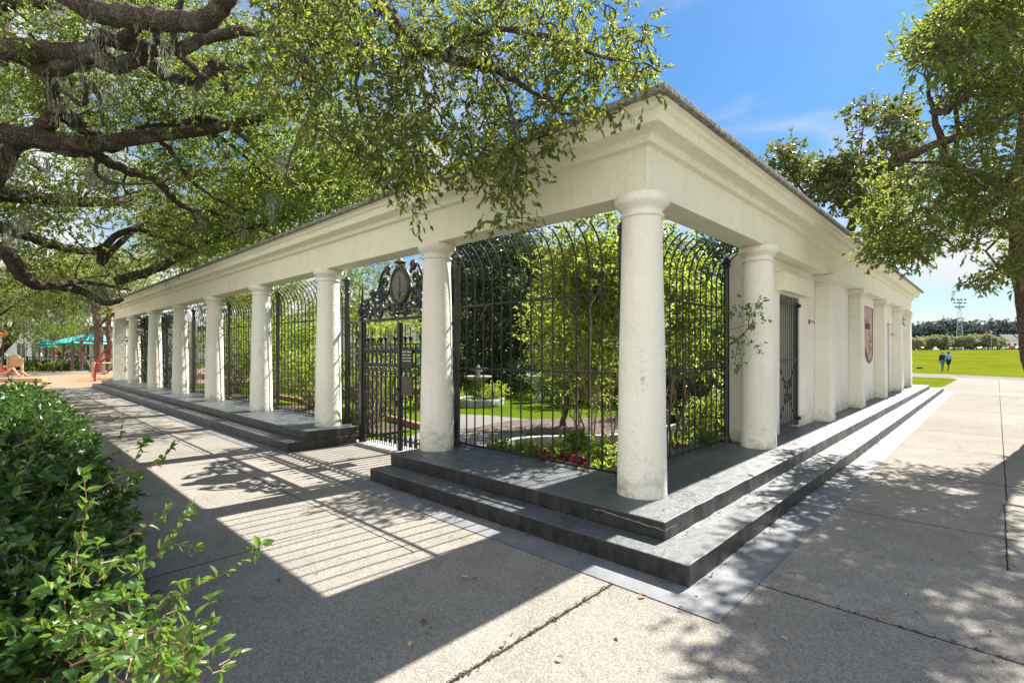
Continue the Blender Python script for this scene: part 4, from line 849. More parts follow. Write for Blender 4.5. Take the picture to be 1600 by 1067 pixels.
# curved curb, brick edge
def curb(name,label,pts,w_,z0,z1,mt,cat_='curb'):
    P=smooth_path([(p[0],p[1],0) for p in pts],5); T=np.gradient(P,axis=0); T/=np.linalg.norm(T,axis=1,keepdims=True); Nn=np.stack([-T[:,1],T[:,0],0*T[:,0]],1)
    m=MB(); n=len(P); A=P+Nn*w_/2; Bq=P-Nn*w_/2
    for q,z in ((A,z0),(A,z1),(Bq,z1),(Bq,z0)): m.v+=[(p[0],p[1],z) for p in q]
    for i in range(n-1):
        for k in range(4): a=k*n+i; b=((k+1)%4)*n+i; m.f.append((a,a+1,b+1,b)); m.sm.append(False)
    m.f+= [(0,n,2*n,3*n),(n-1,4*n-1,3*n-1,2*n-1)]; m.sm+=[False]*2
    o=m.build(name,mt,None,.01); return tag(o,label,cat_)
cp=[G(*q,.16)[:2] for q in ((764,697),(800,686),(845,682),(900,681),(970,678),(1050,664),(1098,647))]
curb('garden_curb','curved pale concrete curb sweeping between the flower bed and the mulch',cp,.12,-.02,.17,M['coping'])
curb('brick_edging','low faded brick edging in front of the bushes left of the gate',[(-6.1,2.0),(-8,2.3),(-12,2.6),(-18,2.8)],.15,-.02,.12,M['brick'],'edging')
# fountain
fx,fy,_=G(747,633); ft=thing('tiered_fountain','grey stone two-tiered garden fountain on the lawn behind the first fence bay','fountain',(fx,fy,0))
m=MB(); m.lathe([(.75,0),(.78,.20),(.72,.22),(.66,.20),(.66,.12)],n=28); m.build('basin',M['stone'],ft)
m=MB(); m.lathe([(.20,.1),(.20,.2),(.10,.26),(.08,.45),(.11,.55),(.08,.66),(.12,.72)],n=18); m.build('pedestal',M['stone'],ft)
m=MB(); m.lathe([(.08,.70),(.25,.74),(.40,.82),(.42,.86),(.38,.86),(.2,.79)],n=28); m.build('lower_bowl',M['stone'],ft)
m=MB(); m.lathe([(.07,.78),(.06,.95),(.12,1.0),(.26,1.05),(.28,1.09),(.25,1.09),(.05,1.04),(.06,1.12),(.01,1.2)],n=24); m.build('upper_bowl',M['stone'],ft)
for lb_,p,rr in (('pale stone urn on the far side of the lawn, right of the fountain',(-8.0,7.8,0),1.0),):
    t=thing('stone_urn',lb_,'urn',p); m=MB(); m.lathe([(.2,0),(.2,.08),(.09,.14),(.08,.3),(.16,.45),(.26,.6),(.28,.75),(.31,.78),(.31,.82),(.25,.82),(.2,.7)],n=20); m.build('bowl',M['stone'],t)
# small tree in mulch bed with trunk
simple_tree('young_garden_tree','slender young tree with pale trunk standing in the mulch bed','tree',tuple(G(878,666)),2.5,tuple(G(878,666)+[0,0,2.3]),(.9,.8,.9),40,13,8,.08,.035,M['bark'],M['brightleaf'],rng,.07,None,False,.3,.28,limbs=6)
# garden wall, dark hedge and pale building inside
t=thing('garden_wall','pale blue-grey garden building wall seen through the bars left of the gate','wall',(-34.0,14.2,0))
m=MB(); m.box(-46.0,-23.5,14.2,14.5,-.05,4.6); place(m.build('wall',M['bldwhite']),t); m=MB(); m.box(-46.1,-23.4,14.1,14.6,4.6,4.75); place(m.build('coping',M['coping']),t)
def hedge(label,x0,x1,y0,y1,z1,mt,n,leaf,wid,seed,name='clipped_hedge',per=14):
    rg=np.random.default_rng(seed); root=thing(name,label,'hedge',((x0+x1)/2,(y0+y1)/2,0))
    C=np.stack([rg.uniform(x0,x1,n),rg.uniform(y0,y1,n),rg.uniform(.15,z1,n)],1); mb=MB()
    for c in C[:60]: branch(mb,(c[0]+rg.normal()*.1,(y0+y1)/2,0),c,.015,.004,rg,5,.1,4)
    P0,T=clump_twigs(C,.22,per,.16,rg,.7,0); place(mb.build('stems',M['bark']),root)
    V,Fc=leaf_arrays(P0,T,8,leaf,wid,rg,.8,.8,.1); place(np_mesh('leaves',V,Fc,mt),root); return root
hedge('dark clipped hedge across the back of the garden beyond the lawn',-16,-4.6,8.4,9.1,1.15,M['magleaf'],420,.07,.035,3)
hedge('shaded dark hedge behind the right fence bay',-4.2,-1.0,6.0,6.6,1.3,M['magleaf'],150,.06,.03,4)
for i,(x,y,z,rx,lb_) in enumerate(((-9.5,16.5,3.4,4.2,'dense green tree at the back of the garden behind the dark magnolia'),(-3.5,18.0,3.4,3.0,'dense green tree at the back right corner of the garden'),(-21,17.5,4.2,4.5,'dense green tree behind the garden, right of the pale garden wall'),(-30,19,4.6,4.5,'dense green tree rising above the pale garden wall'),(-15,17,4.2,4.2,'dense green tree filling the gap behind the gate and dark magnolia'),(-33,8,4.0,4.5,'dense tree beyond the end wall of the colonnade'))):
    simple_tree('background_tree',lb_,'tree',(x,y,0),7,(x,y,z),(rx,2.6,3.6 if i not in(0,1,4) else 2.7),150,14,8,.17,.085,M['bark'],M['oakleaf'],rng,.25,None,False,.9,.5,shell=.5)
for i,(x,lb_) in enumerate(((-8.3,'tall leafy shrub hugging the fence, first fence bay left of the gate'),(-12.6,'tall leafy shrub hugging the fence, between second and third bays'),(-15.6,'tall leafy shrub hugging the fence at the fourth column left of the gate'),(-18.8,'tall leafy shrub hugging the fence near the vine'))):
    bush(lb_,(x,2.6,.02),.8,2.3+.1*i,M['brightleaf' if i%2 else 'oakleaf'],70,.085,.038,seed=40+i)
# vines on the far left bays
vn=thing('climbing_vine','dark climbing vine hanging over the last two fence bays at the far left','vine',(-21,.4,.3))
C=np.array([[rng.uniform(-25.4,-19.3),rng.uniform(.3,.55),rng.uniform(.5,3.0)] for _ in range(110)]); mb=MB()
for q in range(14): x=rng.uniform(-25,-19.5); branch(mb,(x,.45,.3),(x+rng.normal()*.4,.42,2.9),.02,.006,rng,8,.04,5)
P0,T=clump_twigs(C,.22,12,.2,rng,.6,.4); place(mb.build('stems',M['bark']),vn); V,Fc=leaf_arrays(P0,T,7,.08,.05,rng,.4,.8,.4); place(np_mesh('leaves',V,Fc,M['magleaf']),vn)
# ------------------------------------------------------------------ foreground hedge
rng=np.random.default_rng(31); random.seed(31)
hg=thing('camellia_hedge','dense glossy green hedge filling the lower left foreground','hedge',(-3.2,-4.4,0))
n=1850; hx=rng.uniform(-7.6,-.25,n); lo=-5.9; hy_=rng.uniform(0,1,n)**.8; front=-3.60-.05*(hx+3)+.10*np.sin(hx*2.1)
endtaper=np.clip((-.28-hx)/1.3,0,1)**.5
Y=lo+(front-lo)*hy_; top=(.98+.07*np.sin(hx*1.7+1)+.05*np.sin(Y*3+hx))*(.35+.65*endtaper)
front_z=np.clip((front-Y)/.35,0,1)**.5
zz=top*(1-rng.uniform(0,1,n)**1.6*.85); zz=np.where(rng.uniform(0,1,n)<.5,top*rng.uniform(.86,1.0,n),zz)*(.55+.45*front_z)
C=np.stack([hx,Y,zz],1)
D=(C[:,:2]-CAM)@DV; C=C[(np.linalg.norm(C[:,:2]-CAM,axis=1)>1.25)]
mb=MB()
for i in rng.choice(len(C),260,False):
    c=C[i]; branch(mb,(c[0]+rng.normal()*.2,-4.5+.4*(c[1]+4.5),0),c,.012,.003,rng,7,.10,5)
P0,T=clump_twigs(C,.15*rng.uniform(.7,1.2,len(C)),7,.14,rng,.5,-.5)
T[:,2]=np.abs(T[:,2])*.7+.02
place(mb.build('stems',M['bark']),hg)
dd=np.linalg.norm(P0[:,:2]-CAM,axis=1); nr=dd<3.6
parts=[leaf_arrays(P0[nr],T[nr],8,.068,.037,rng,.9,.75,.15,True,.16),leaf_arrays(P0[~nr],T[~nr],7,.066,.037,rng,.9,.75,.15,False,.2)]
for (V,Fc),nmz in zip(parts,('leaves','leaves')): place(np_mesh(nmz,V,Fc,M['hedgeleaf']),hg)
V,Fc=twig_arrays(P0,T,.0028); place(np_mesh('twigs',V,Fc,M['redstem']),hg)
# long young shoots
shoots=[[(110,900,1.75),(128,830,1.72),(135,790,1.70),(130,740,1.7)],[(250,960,1.6),(290,925,1.6),(350,895,1.58),(412,850,1.55)],[(190,900,1.9),(240,870,1.9),(275,830,1.9),(295,790,1.9)],[(160,760,2.3),(200,735,2.3),(220,700,2.3),(228,690,2.3)],
 [(170,740,2.6),(215,735,2.6),(250,720,2.6),(266,700,2.6)],[(20,700,2.4),(60,680,2.4),(75,655,2.4)],[(150,650,3.6),(188,655,3.6),(190,680,3.6)],[(110,1040,1.4),(180,1010,1.42),(250,985,1.45),(310,990,1.5)],[(200,1060,1.35),(260,1040,1.38),(300,1010,1.42),(328,975,1.46)],[(180,850,1.9),(240,815,1.9),(262,795,1.9)],[(245,870,2.0),(262,850,2.0),(310,856,2.0)]]
mb=MB(); Ps=[];Ts=[]
for s_ in shoots:
    P=smooth_path([W(*q) for q in s_],6); mb.tube(P,np.linspace(.0032,.0013,len(P)),6)
    for i in range(2,len(P)-1,2): Ps.append(P[i]); Ts.append((P[i+1]-P[i])*1.0)
    for _ in range(3): Ps.append(P[-2]); Ts.append(P[-1]-P[-2])
place(mb.build('young_shoots',M['redstem']),hg)
V,Fc=leaf_arrays(np.array(Ps),np.array(Ts),2,.044,.022,rng,.7,1.1,-.1,True,.2); place(np_mesh('young_leaves',V,Fc,M['sprigleaf']),hg)
# bottom left bright shoots mass
C=np.array([W(rng.uniform(170,320),rng.uniform(960,1080),rng.uniform(1.35,1.7)) for _ in range(16)]+[W(rng.uniform(40,220),rng.uniform(860,1060),rng.uniform(1.5,1.9)) for _ in range(14)]); P0,T=clump_twigs(C,.09,5,.09,rng,.5,-.4)
V,Fc=leaf_arrays(P0,T,5,.046,.025,rng,.8,.8,.1,True,.18); place(np_mesh('young_leaves',V,Fc,M['sprigleaf']),hg)
V,Fc=twig_arrays(P0,T,.0022); place(np_mesh('twigs',V,Fc,M['redstem']),hg)
# fallen leaves lying on the paving
spots=[(965,990),(1120,1053),(355,898),(720,902),(745,905),(790,1008),(1180,760),(1340,700),(880,1030),(640,1010),(430,905),(1500,700),(300,870),(1010,930),(540,930),(1230,1000),(1060,950),(660,975),(1420,930),(1545,985)]
looks=['curled brown leaf','pale dry leaf','small orange-brown leaf']
lp=['lying alone on the sunlit slab left of the corner apron','lying at the bottom edge of the sunlit slab','lying in the shade beside the hedge shoots','fallen on the dark strip beside the corner step','fallen close to the first leaf on the dark strip','lying in the shade near the long paving crack','on the right apron beside the steps','on the right walk in the dappled shade','on the sunlit slab right of the long crack','in the deep shade left of the long crack','in the shade left of the striped sunlight','on the far dappled walk at the right','in the shade under the longest hedge shoot','by the joint below the corner apron','in the last striped sunlight patch','on the right foreground slab near the joint','touching the corner apron tip','beside the finial shadow','in the dark patch of shade right of the joint','near the right edge of the picture in shade']
for i,(px,py) in enumerate(spots):
    p=G(px,py,.012); t=MB(); a=rng.uniform(0,6.28); l=rng.uniform(.022,.045); u=np.array([math.cos(a),math.sin(a),.1]);v=np.array([-math.sin(a),math.cos(a),0])
    pts=[np.array([0,0,0.]),u*l*.3+v*l*.3,u*l*.8+v*l*.33,u*l*1.3,u*l*.8-v*l*.3,u*l*.3-v*l*.3,u*l*.6+[0,0,.008]]
    for q in (1,2,4,5): pts[q]=pts[q]+[0,0,.012]
    t.add(pts,[(0,1,6),(1,2,6),(2,3,6),(3,4,6),(4,5,6),(5,0,6)],True); pts2=[q+np.array([0,0,-.0012]) for q in pts]; t.add(pts2,[(1,0,6),(2,1,6),(3,2,6),(4,3,6),(5,4,6),(0,5,6)],True)
    o=t.build('fallen_leaf',M['leafbrown'] if i%3 else M['leaftan']); o.location=tuple(p); tag(o,(looks[i%3] if i%3!=1 else looks[1])+' '+lp[i],'leaf','fallen leaves on the paving')
# litter: crumbs of bark, acorns and dust of dead leaves gathered along joints and step feet
m=MB()
def crumb(x,y,z=.008):
    a=random.uniform(0,6.28); l=random.uniform(.004,.015); u=(math.cos(a)*l,math.sin(a)*l); v=(-u[1]*.45,u[0]*.45); h=random.uniform(.002,.006)
    m.add([(x-u[0],y-u[1],z),(x+v[0],y+v[1],z+h),(x+u[0],y+u[1],z),(x-v[0],y-v[1],z+h*.5)],[(0,1,2),(0,2,3)])
for _ in range(260): crumb(.44+random.gauss(0,.012),random.uniform(-3.2,-1.2))
for _ in range(160): crumb(random.uniform(1.2,4.5),-.49+random.gauss(0,.012))
for _ in range(120): crumb(2.40+random.gauss(0,.02),random.uniform(1.0,3.3))
for _ in range(200): crumb(.87+abs(random.gauss(0,.02)),random.uniform(-.8,9),.012)
for _ in range(200): crumb(random.uniform(-3.2,.8),-.905-abs(random.gauss(0,.02)),.012)
for _ in range(120): crumb(.55+abs(random.gauss(0,.02)),random.uniform(-.5,9),.16)
for _ in range(450): crumb(random.gauss(1.5,3.5),random.gauss(-1.5,2.6))
for _ in range(150): crumb(random.uniform(-3.0,.4),random.uniform(-.5,.3),.305)
m.v=[v for v in m.v]
tag(m.build('leaf_litter',M['litter']),'brown crumbs of dead leaf along the paving joints and step edges','litter',None,'stuff')
# ------------------------------------------------------------------ figures
def skinned(name,verts,edges,rad,mt,parent,sub=2):
    me=bpy.data.meshes.new(name); me.from_pydata([tuple(map(float,v)) for v in verts],edges,[]); me.update(); me.materials.append(mt)
    o=bpy.data.objects.new(name,me); COL.objects.link(o); o.parent=parent
    s=o.modifiers.new('skin','SKIN'); s.use_smooth_shade=True
    if not me.skin_vertices: pass
    for i,r in enumerate(rad): me.skin_vertices[0].data[i].radius=(r,r)
    me.skin_vertices[0].data[0].use_root=True
    u=o.modifiers.new('sub','SUBSURF'); u.levels=sub; u.render_levels=sub; return o
def figure(label,loc,rot,J,skin,cloths,hair,scale=1,group=None):
    """J: joints dict in local space"""
    root=thing('person',label,'person',loc,group); root.rotation_euler=(0,0,rot); root.scale=(scale,)*3
    order=['pelvis','waist','chest','neckb','neck','chin','head','crown']; r0=[.115,.10,.125,.075,.05,.062,.085,.055]
    V=[J[k] for k in order]; Rr=list(r0); Ed=[(i,i+1) for i in range(len(V)-1)]
    def chain(start,names,rs):
        p=start
        for n_,r in zip(names,rs): V.append(n_); Rr.append(r); Ed.append((p,len(V)-1)); p=len(V)-1
        return p
    for s_ in 'LR':
        h=chain(2,[J['sh'+s_],J['el'+s_],J['wr'+s_]],[.062,.042,.028]); pw=np.array(J['wr'+s_],float); dr=np.array(J['hd'+s_],float)-pw; ln=np.linalg.norm(dr); dr/=ln
        side=np.cross(dr,[0,0.3,1.]); side/=max(np.linalg.norm(side),.01); pc=pw+dr*.06; p=chain(h,[pc],[.030])
        for k,(o_,l_) in enumerate(((-.027,.085),(-.009,.095),(.009,.09),(.027,.075))):
            chain(p,[pc+dr*.035+side*o_,pc+dr*(.035+l_*.55)+side*o_*1.1,pc+dr*(.03+l_)+side*o_*1.1+np.array([0,0,-.01])],[.010,.009,.007])
        chain(p,[pc-side*.035+dr*.01,pc-side*.05+dr*.045],[.011,.008])
        chain(0,[J['hp'+s_],J['kn'+s_],J['an'+s_],J['to'+s_]],[.095,.062,.042,.03])
    skinned('body',V,Ed,Rr,skin,root)
    for nm,mt,jn,rs,ed in cloths: skinned(nm,[J[k] for k in jn],ed,rs,mt,root)
    hd=np.array(J['head'],float); fw=np.array(J['face'],float)
    m=MB(); m.lathe([(.02,-.09),(.07,-.07),(.097,-.01),(.10,.05),(.08,.10),(.04,.125),(.004,.132)],tuple(hd-fw*.022),14); m.build('hair',hair,root)
    m=MB(); s_=np.cross(fw,[0,0,1.]); m.tube([hd+fw*.088+[0,0,-.0],hd+fw*.108+[0,0,-.03],hd+fw*.09+[0,0,-.035]],[.010,.014,.008],6); 
    for k in(-1,1): m.lathe([(.003,-.012),(.012,0),(.003,.012)],tuple(hd+fw*.083+s_*k*.032+np.array([0,0,.005])),8)
    for k in(-1,1): m.lathe([(.004,-.03),(.014,0),(.004,.03)],tuple(hd+s_*k*.088+np.array([0,0,-.01])),8)
    m.build('face',skin,root); m=MB(); m.tube([hd+fw*.086+s_*-.022+[0,0,-.055],hd+fw*.092+[0,0,-.058],hd+fw*.086+s_*.022+[0,0,-.055]],.005,5); m.build('mouth',M['hair'],root)
    return root
def stand(wide=0,step=0,lean=0,armL=None,armR=None,turn=(0,1,0)):
    J=dict(pelvis=(0,0,.95),waist=(0,.0+lean*.4,1.08),chest=(0,lean,1.30),neckb=(0,lean,1.43),neck=(0,lean,1.49),chin=(0,lean*1.05,1.55),head=(0,lean*1.1,1.63),crown=(0,lean*1.1,1.70),face=turn)
    for s_,k in (('L',-1),('R',1)):
        J['sh'+s_]=(k*.18,lean,1.40); J['el'+s_]=(k*.24,lean-.02,1.13); J['wr'+s_]=(k*.23,lean+.06,.90); J['hd'+s_]=(k*.23,lean+.09,.82)
        st=step*k; J['hp'+s_]=(k*.09,0,.90); J['kn'+s_]=(k*(.10+wide),st*.5+.02,.50); J['an'+s_]=(k*(.11+wide*1.6),st,.09); J['to'+s_]=(k*(.12+wide*1.8),st+.14,.035)
    if armL: J['elL'],J['wrL'],J['hdL']=armL
    if armR: J['elR'],J['wrR'],J['hdR']=armR
    return J
top_j=['chest','waist','pelvis','shL','elL','shR','elR','neckb']; top_e=[(0,1),(1,2),(0,3),(3,4),(0,5),(5,6),(0,7)]
def tops(nm,mt,long=False,f=1.0):
    j=list(top_j);e=list(top_e);r=[.165*f,.15*f,.15*f,.085,.065,.085,.065,.075]
    if long: j+=['wrL','wrR']; e+=[(4,8),(6,9)]; r+=[.045,.045]
    return (nm,mt,j,r,e)
def legs(nm,mt,long=True):
    j=['pelvis','hpL','knL','hpR','knR'];e=[(0,1),(1,2),(0,3),(3,4)];r=[.15,.115,.085,.115,.085]
    if long: j+=['anL','anR'];e+=[(2,5),(4,6)];r+=[.06,.06]
    return (nm,mt,j,r,e)
def shoes(mt): return ('shoes',mt,['anL','toL'],[.055,.045],[(0,1)]),('shoes',mt,['anR','toR'],[.055,.045],[(0,1)])
p=G(1473,579); rot_=YAW
figure('person in dark jacket and blue jeans, left of the pair on the field',p,rot_,stand(.03,.22,.05,armR=((.24,.10,1.15),(.20,.22,1.0),(.18,.30,.98))),M['skin'],[tops('jacket',M['navy'],True,1.18),legs('jeans',M['jean']),*shoes(M['hair'])],M['hairg'],.88,'couple walking on the field')
p=G(1482,578.6)
figure('person in a light blue shirt and black shorts, right of the pair on the field',p,rot_,stand(.02,.16,.02,turn=(-1,.1,0)),M['skin2'],[tops('shirt',M['blueshirt'],False,1.05),legs('shorts',M['blackshort'],False),*shoes(M['hair'])],M['hair'],.88,'couple walking on the field')
p=G(1437,576); t=thing('black_bag','small black bag lying on the grass left of the two walkers','bag',p); t.scale=(.6,.6,.6); m=MB(); m.box(-.42,.42,-.2,.2,0,.2); m.box(-.3,.3,-.15,.15,.2,.26); m.build('body',M['hair'],t,.05); m=MB(); m.tube(smooth_path([(-.2,0,.24),(-.1,0,.34),(.1,0,.34),(.2,0,.24)]),.02,6); m.build('handle',M['hair'],t)
# reclining sunbather at far left
p=G(10,589); J=dict(pelvis=(0,0,.12),waist=(-.12,0,.24),chest=(-.26,0,.42),neckb=(-.30,0,.54),neck=(-.31,0,.60),chin=(-.30,0,.66),head=(-.30,0,.74),crown=(-.30,0,.81),face=(1,0,0),
 shL=(-.26,-.17,.50),elL=(-.40,-.22,.26),wrL=(-.46,-.2,.06),hdL=(-.52,-.2,.04),shR=(-.26,.17,.50),elR=(-.02,.20,.42),wrR=(.22,.14,.46),hdR=(.30,.12,.48),
 hpL=(.03,-.09,.12),knL=(.42,-.12,.46),anL=(.72,-.12,.08),toL=(.86,-.12,.04),hpR=(.03,.09,.12),knR=(.50,.12,.30),anR=(.92,.12,.08),toR=(1.04,.12,.10))
figure('person in a coral swimsuit sitting on the ground with knees raised at the far left',p,YAW,J,M['skin'],[('swimsuit',M['swim'],['waist','chest','pelvis'],[.125,.145,.14],[(0,1),(0,2)])],M['hair'],1.25)
t=thing('beach_towel','lilac towel spread under the seated person at the far left','towel',tuple(np.array(p)+[-.3,-.2,.01])); t.rotation_euler=(0,0,YAW)
m=MB(); 
for i in range(9):
    for j in range(5): m.v.append((-1.0+i*.22,-.4+j*.2,.02+.015*math.sin(i*1.3+j)))
for i in range(8):
    for j in range(4): a=i*5+j; m.f.append((a,a+5,a+6,a+1)); m.sm.append(True)
o=m.build('cloth',M['lilac'],t); q=o.modifiers.new('thick','SOLIDIFY'); q.thickness=.015
p=W(61,571,46);p[2]=0; figure('distant person in a white top and pink skirt standing behind the railing',p,YAW,stand(turn=(0,-1,0)),M['skin'],[tops('shirt',M['white']),legs('skirt',M['pinkc'],False)],M['hair'],.95)
p=W(7,571,44);p[2]=0; figure('distant person in a pale teal top at the far left edge',p,YAW,stand(turn=(0,-1,0)),M['skin'],[tops('top',M['tealc']),legs('trousers',M['navy'])],M['hair'],.9)
p=W(156,571,45);p[2]=0; figure('distant person in a purple top between the tree trunks at the playground',p,YAW,stand(turn=(0,-1,0)),M['skin2'],[tops('top',M['purple']),legs('trousers',M['navy'])],M['hair'],.9)
# ------------------------------------------------------------------ playground side
def up(px,D,py=None): q=W(px,548,D); q[2]=0; return q
def yz(o,rotz): o.rotation_euler=(0,0,rotz); return o
# street lamp
b=up(5,38); t=thing('street_lamp','black park lamp with amber globe at the far left edge','street lamp',b)
m=MB(); m.lathe([(.16,0),(.16,.25),(.09,.32),(.055,.5),(.045,2.5),(.08,2.55),(.05,2.6)],n=12); m.build('pole',M['darktrim'],t)
m=MB(); m.lathe([(.08,2.6),(.22,2.72),(.27,2.88),(.24,3.0)],n=16); m.build('globe',M['orangeglobe'],t)
m=MB(); m.lathe([(.29,3.0),(.26,3.04),(.12,3.22),(.05,3.26),(.05,3.34),(.01,3.46)],n=16); m.build('cap',M['darktrim'],t)
# arched wooden play panel
a=up(13,31);b=up(34.5,31); c=(a+b)/2; ux=(b-a)/np.linalg.norm(b-a); ang=math.atan2(ux[1],ux[0]); wd=np.linalg.norm(b-a)
t=yz(thing('play_board','tan wooden play board with rounded top between two short posts','play board',c),ang)
for k in(-1,1): m=MB(); m.box(k*wd/2-.06,k*wd/2+.06,-.06,.06,0,1.12); m.box(k*wd/2-.075,k*wd/2+.075,-.075,.075,1.12,1.16); m.build('post',M['wood'],t,.01)
m=MB(); hw=wd/2-.06; pts=[(-hw,.62),(hw,.62)]+[(hw*math.cos(x),1.0+hw*1.05*math.sin(x)) for x in np.linspace(.05,math.pi-.05,18)]
n_=len(pts); m.add([(p_[0],-.03,p_[1]) for p_ in pts]+[(p_[0],.03,p_[1]) for p_ in pts],[tuple(range(n_)),tuple(range(2*n_-1,n_-1,-1))]+[(i,n_+i,n_+(i+1)%n_,(i+1)%n_) for i in range(n_)]); m.build('board',M['wood'],t)
# timber edging
a=G(-20,597);b=G(70,598); t=tag(MB().obox((a+b)/2+[0,0,.1],(b-a)/2,np.array([-(b-a)[1],(b-a)[0],0])/np.linalg.norm(b-a)*.12,(0,0,.12)).build('timber_edging',M['wood'],None,.01),'long pale timber edging lying on the mulch at the left','timber edging')
# low planting and railing behind the mulch
t=thing('iron_railing','low black iron railing in front of the white building','railing',up(95,44)); a=up(-10,44);b=up(200,44); dv=(b-a); n_=90; m=MB()
for i in range(n_+1):
    p_=a+dv*i/n_; m.tube([p_+[0,0,.02],p_+[0,0,1.05]],.018,4)
place(m.build('bars',M['iron']),t); m=MB()
for z in (.12,1.05): m.tube([a+[0,0,z],b+[0,0,z]],.03,4)
place(m.build('rail',M['iron']),t)
for i in range(0,13):
    p_=a+dv*i/12; m=MB(); m.tube([p_,p_+[0,0,1.15]],.045,5); place(m.build('post',M['iron']),t)
for k,(x0,x1,mm,lb_) in enumerate(((18,60,'hedgeleaf','low dark green shrubs along the railing, left stretch'),(62,110,'brightleaf','low mixed green shrubs along the railing, middle stretch'),(112,175,'hedgeleaf','low green shrubs along the railing by the tree trunks'))):
    a=up(x0,41);b=up(x1,41); root=thing('low_shrubs',lb_,'shrubs',(a+b)/2); rg=np.random.default_rng(60+k); nn=70; C=a+(b-a)*rg.uniform(0,1,(nn,1))+rg.normal(size=(nn,3))*[.35,.35,0]; C[:,2]=rg.uniform(.1,.6,nn)
    P0,T=clump_twigs(C,.3,10,.25,rg,.6,0); V,Fc=leaf_arrays(P0,T,6,.14,.07,rg,.8); place(np_mesh('leaves',V,Fc,M[mm]),root); V,Fc=twig_arrays(P0,T,.01); place(np_mesh('stems',V,Fc,M['bark']),root)
# white building beyond
a=up(-60,62); b=up(330,62); c=(a+b)/2; ux=(b-a)/np.linalg.norm(b-a); ang=math.atan2(ux[1],ux[0]); wd=np.linalg.norm(b-a)
t=yz(thing('white_building','long low white building behind the playground railing','building',c),ang)
m=MB(); m.box(-wd/2,wd/2,0,6,-.1,4.2); m.build('wall',M['bldwhite'],t); m=MB(); m.box(-wd/2-.4,wd/2+.4,-.5,6.5,4.2,4.55); m.build('roof',M['roofdark'],t)
for x in (-wd/2+7.4,-wd/2+9.2,-wd/2+14,-wd/2+18,-wd/2+22,-wd/2+26):
    m=MB(); m.box(x-.5,x+.5,-.06,-.02,.05,2.5); w_=m.build('window',M['glass'],t)
    m=MB()
    for q in ((x-.56,x-.5,.05,2.56),(x+.5,x+.56,.05,2.56),(x-.5,x+.5,2.5,2.56),(x-.03,x+.03,.05,2.5)): m.box(q[0],q[1],-.09,-.005,q[2],q[3])
    m.build('frame',M['bldwhite'],w_)
for x in (-wd/2+5.8,-wd/2+12,): m=MB(); m.tube([(x,-.9,0),(x,-.9,4.2)],.14,8); m.build('pillar',M['bldwhite'],t)
# shade canopies
def canopy(pl,pr,ph,D,zl,zr,lab_,posts):
    a=up(pl,D);b=up(pr,D); d_=(b-a); back=np.array([DV[0],DV[1],0])*3.5; ap_=(a+b)/2+back*.5+[0,0,zr+.9] 
    t=thing('shade_canopy',lab_,'shade canopy',(a+b)/2,'teal shade canopies over the playground')
    m=MB(); cs=[a+[0,0,zl],b+[0,0,zr],b+back+[0,0,zr],a+back+[0,0,zl]]; k=W(ph,530,D)+back*.5; k[2]=max(zl,zr)+.75
    v=cs+[k]; nn=len(v); m.add(v+[q-np.array([0,0,.04]) for q in v],[(0,1,4),(1,2,4),(2,3,4),(3,0,4),(6,5,9),(7,6,9),(8,7,9),(5,8,9),(0,5,6,1),(1,6,7,2),(2,7,8,3),(3,8,5,0)]); place(m.build('fabric',M['teal']),t)
    for q in posts:
        s_=a+d_*q[0]+back*q[1]; m=MB(); m.tube([s_,s_+[0,0,zl+(zr-zl)*q[0]+.0]],.10,7); place(m.build('post',M['purplebrown']),t)
canopy(68,112,102,42,2.15,2.3,'long teal shade canopy over the left part of the playground',[(.08,0),(.72,.0),(.95,.5)])
canopy(111,128,122,40,2.35,2.45,'small peaked teal shade canopy in the middle',[(.1,0),(.95,0)])
canopy(129,146,138,43,2.2,2.2,'small teal shade canopy nearest the tree trunks',[(.1,0),(.9,.3)])
# play tower with teal roof
b=up(73,41); t=thing('play_tower','small teal and red play tower under the left canopy','play tower',b); 
for dx in(-.45,.45):
    for dy in(-.45,.45): m=MB(); m.tube([(dx,dy,0),(dx,dy,2.0)],.06,6); m.build('post',M['redpaint'],t)
m=MB(); m.box(-.55,.55,-.55,.55,.95,1.03); m.build('deck',M['tealplastic'],t); m=MB()
for z,r in ((1.9,.75),(2.1,.62),(2.3,.5)): m.lathe([(r,z),(r*.55,z+.2)],n=8,sm=False)
m.build('roof',M['tealplastic'],t)
m=MB(); m.box(-.5,.5,-.52,-.46,1.05,1.5); m.build('panel',M['redpaint'],t)
b=up(105,46); t=thing('play_table','teal picnic play tables behind the railing','table',b)
m=MB(); m.box(-1.2,1.2,-.4,.4,.70,.76); m.build('tabletop',M['tealplastic'],t,.02)
for k in(-1,1): m=MB(); m.box(-1.2,1.2,k*.75-.14,k*.75+.14,.42,.47); m.build('bench',M['tealplastic'],t,.02)
for k in(-1,1): m=MB(); m.obox((k*.8,0,.36),(.03,0,0),(0,.7,0),(0,0,.04)); m.tube([(k*.8,-.6,0),(k*.8,-.2,.7)],.03,5); m.tube([(k*.8,.6,0),(k*.8,.2,.7)],.03,5); m.build('leg',M['steeliron'],t)
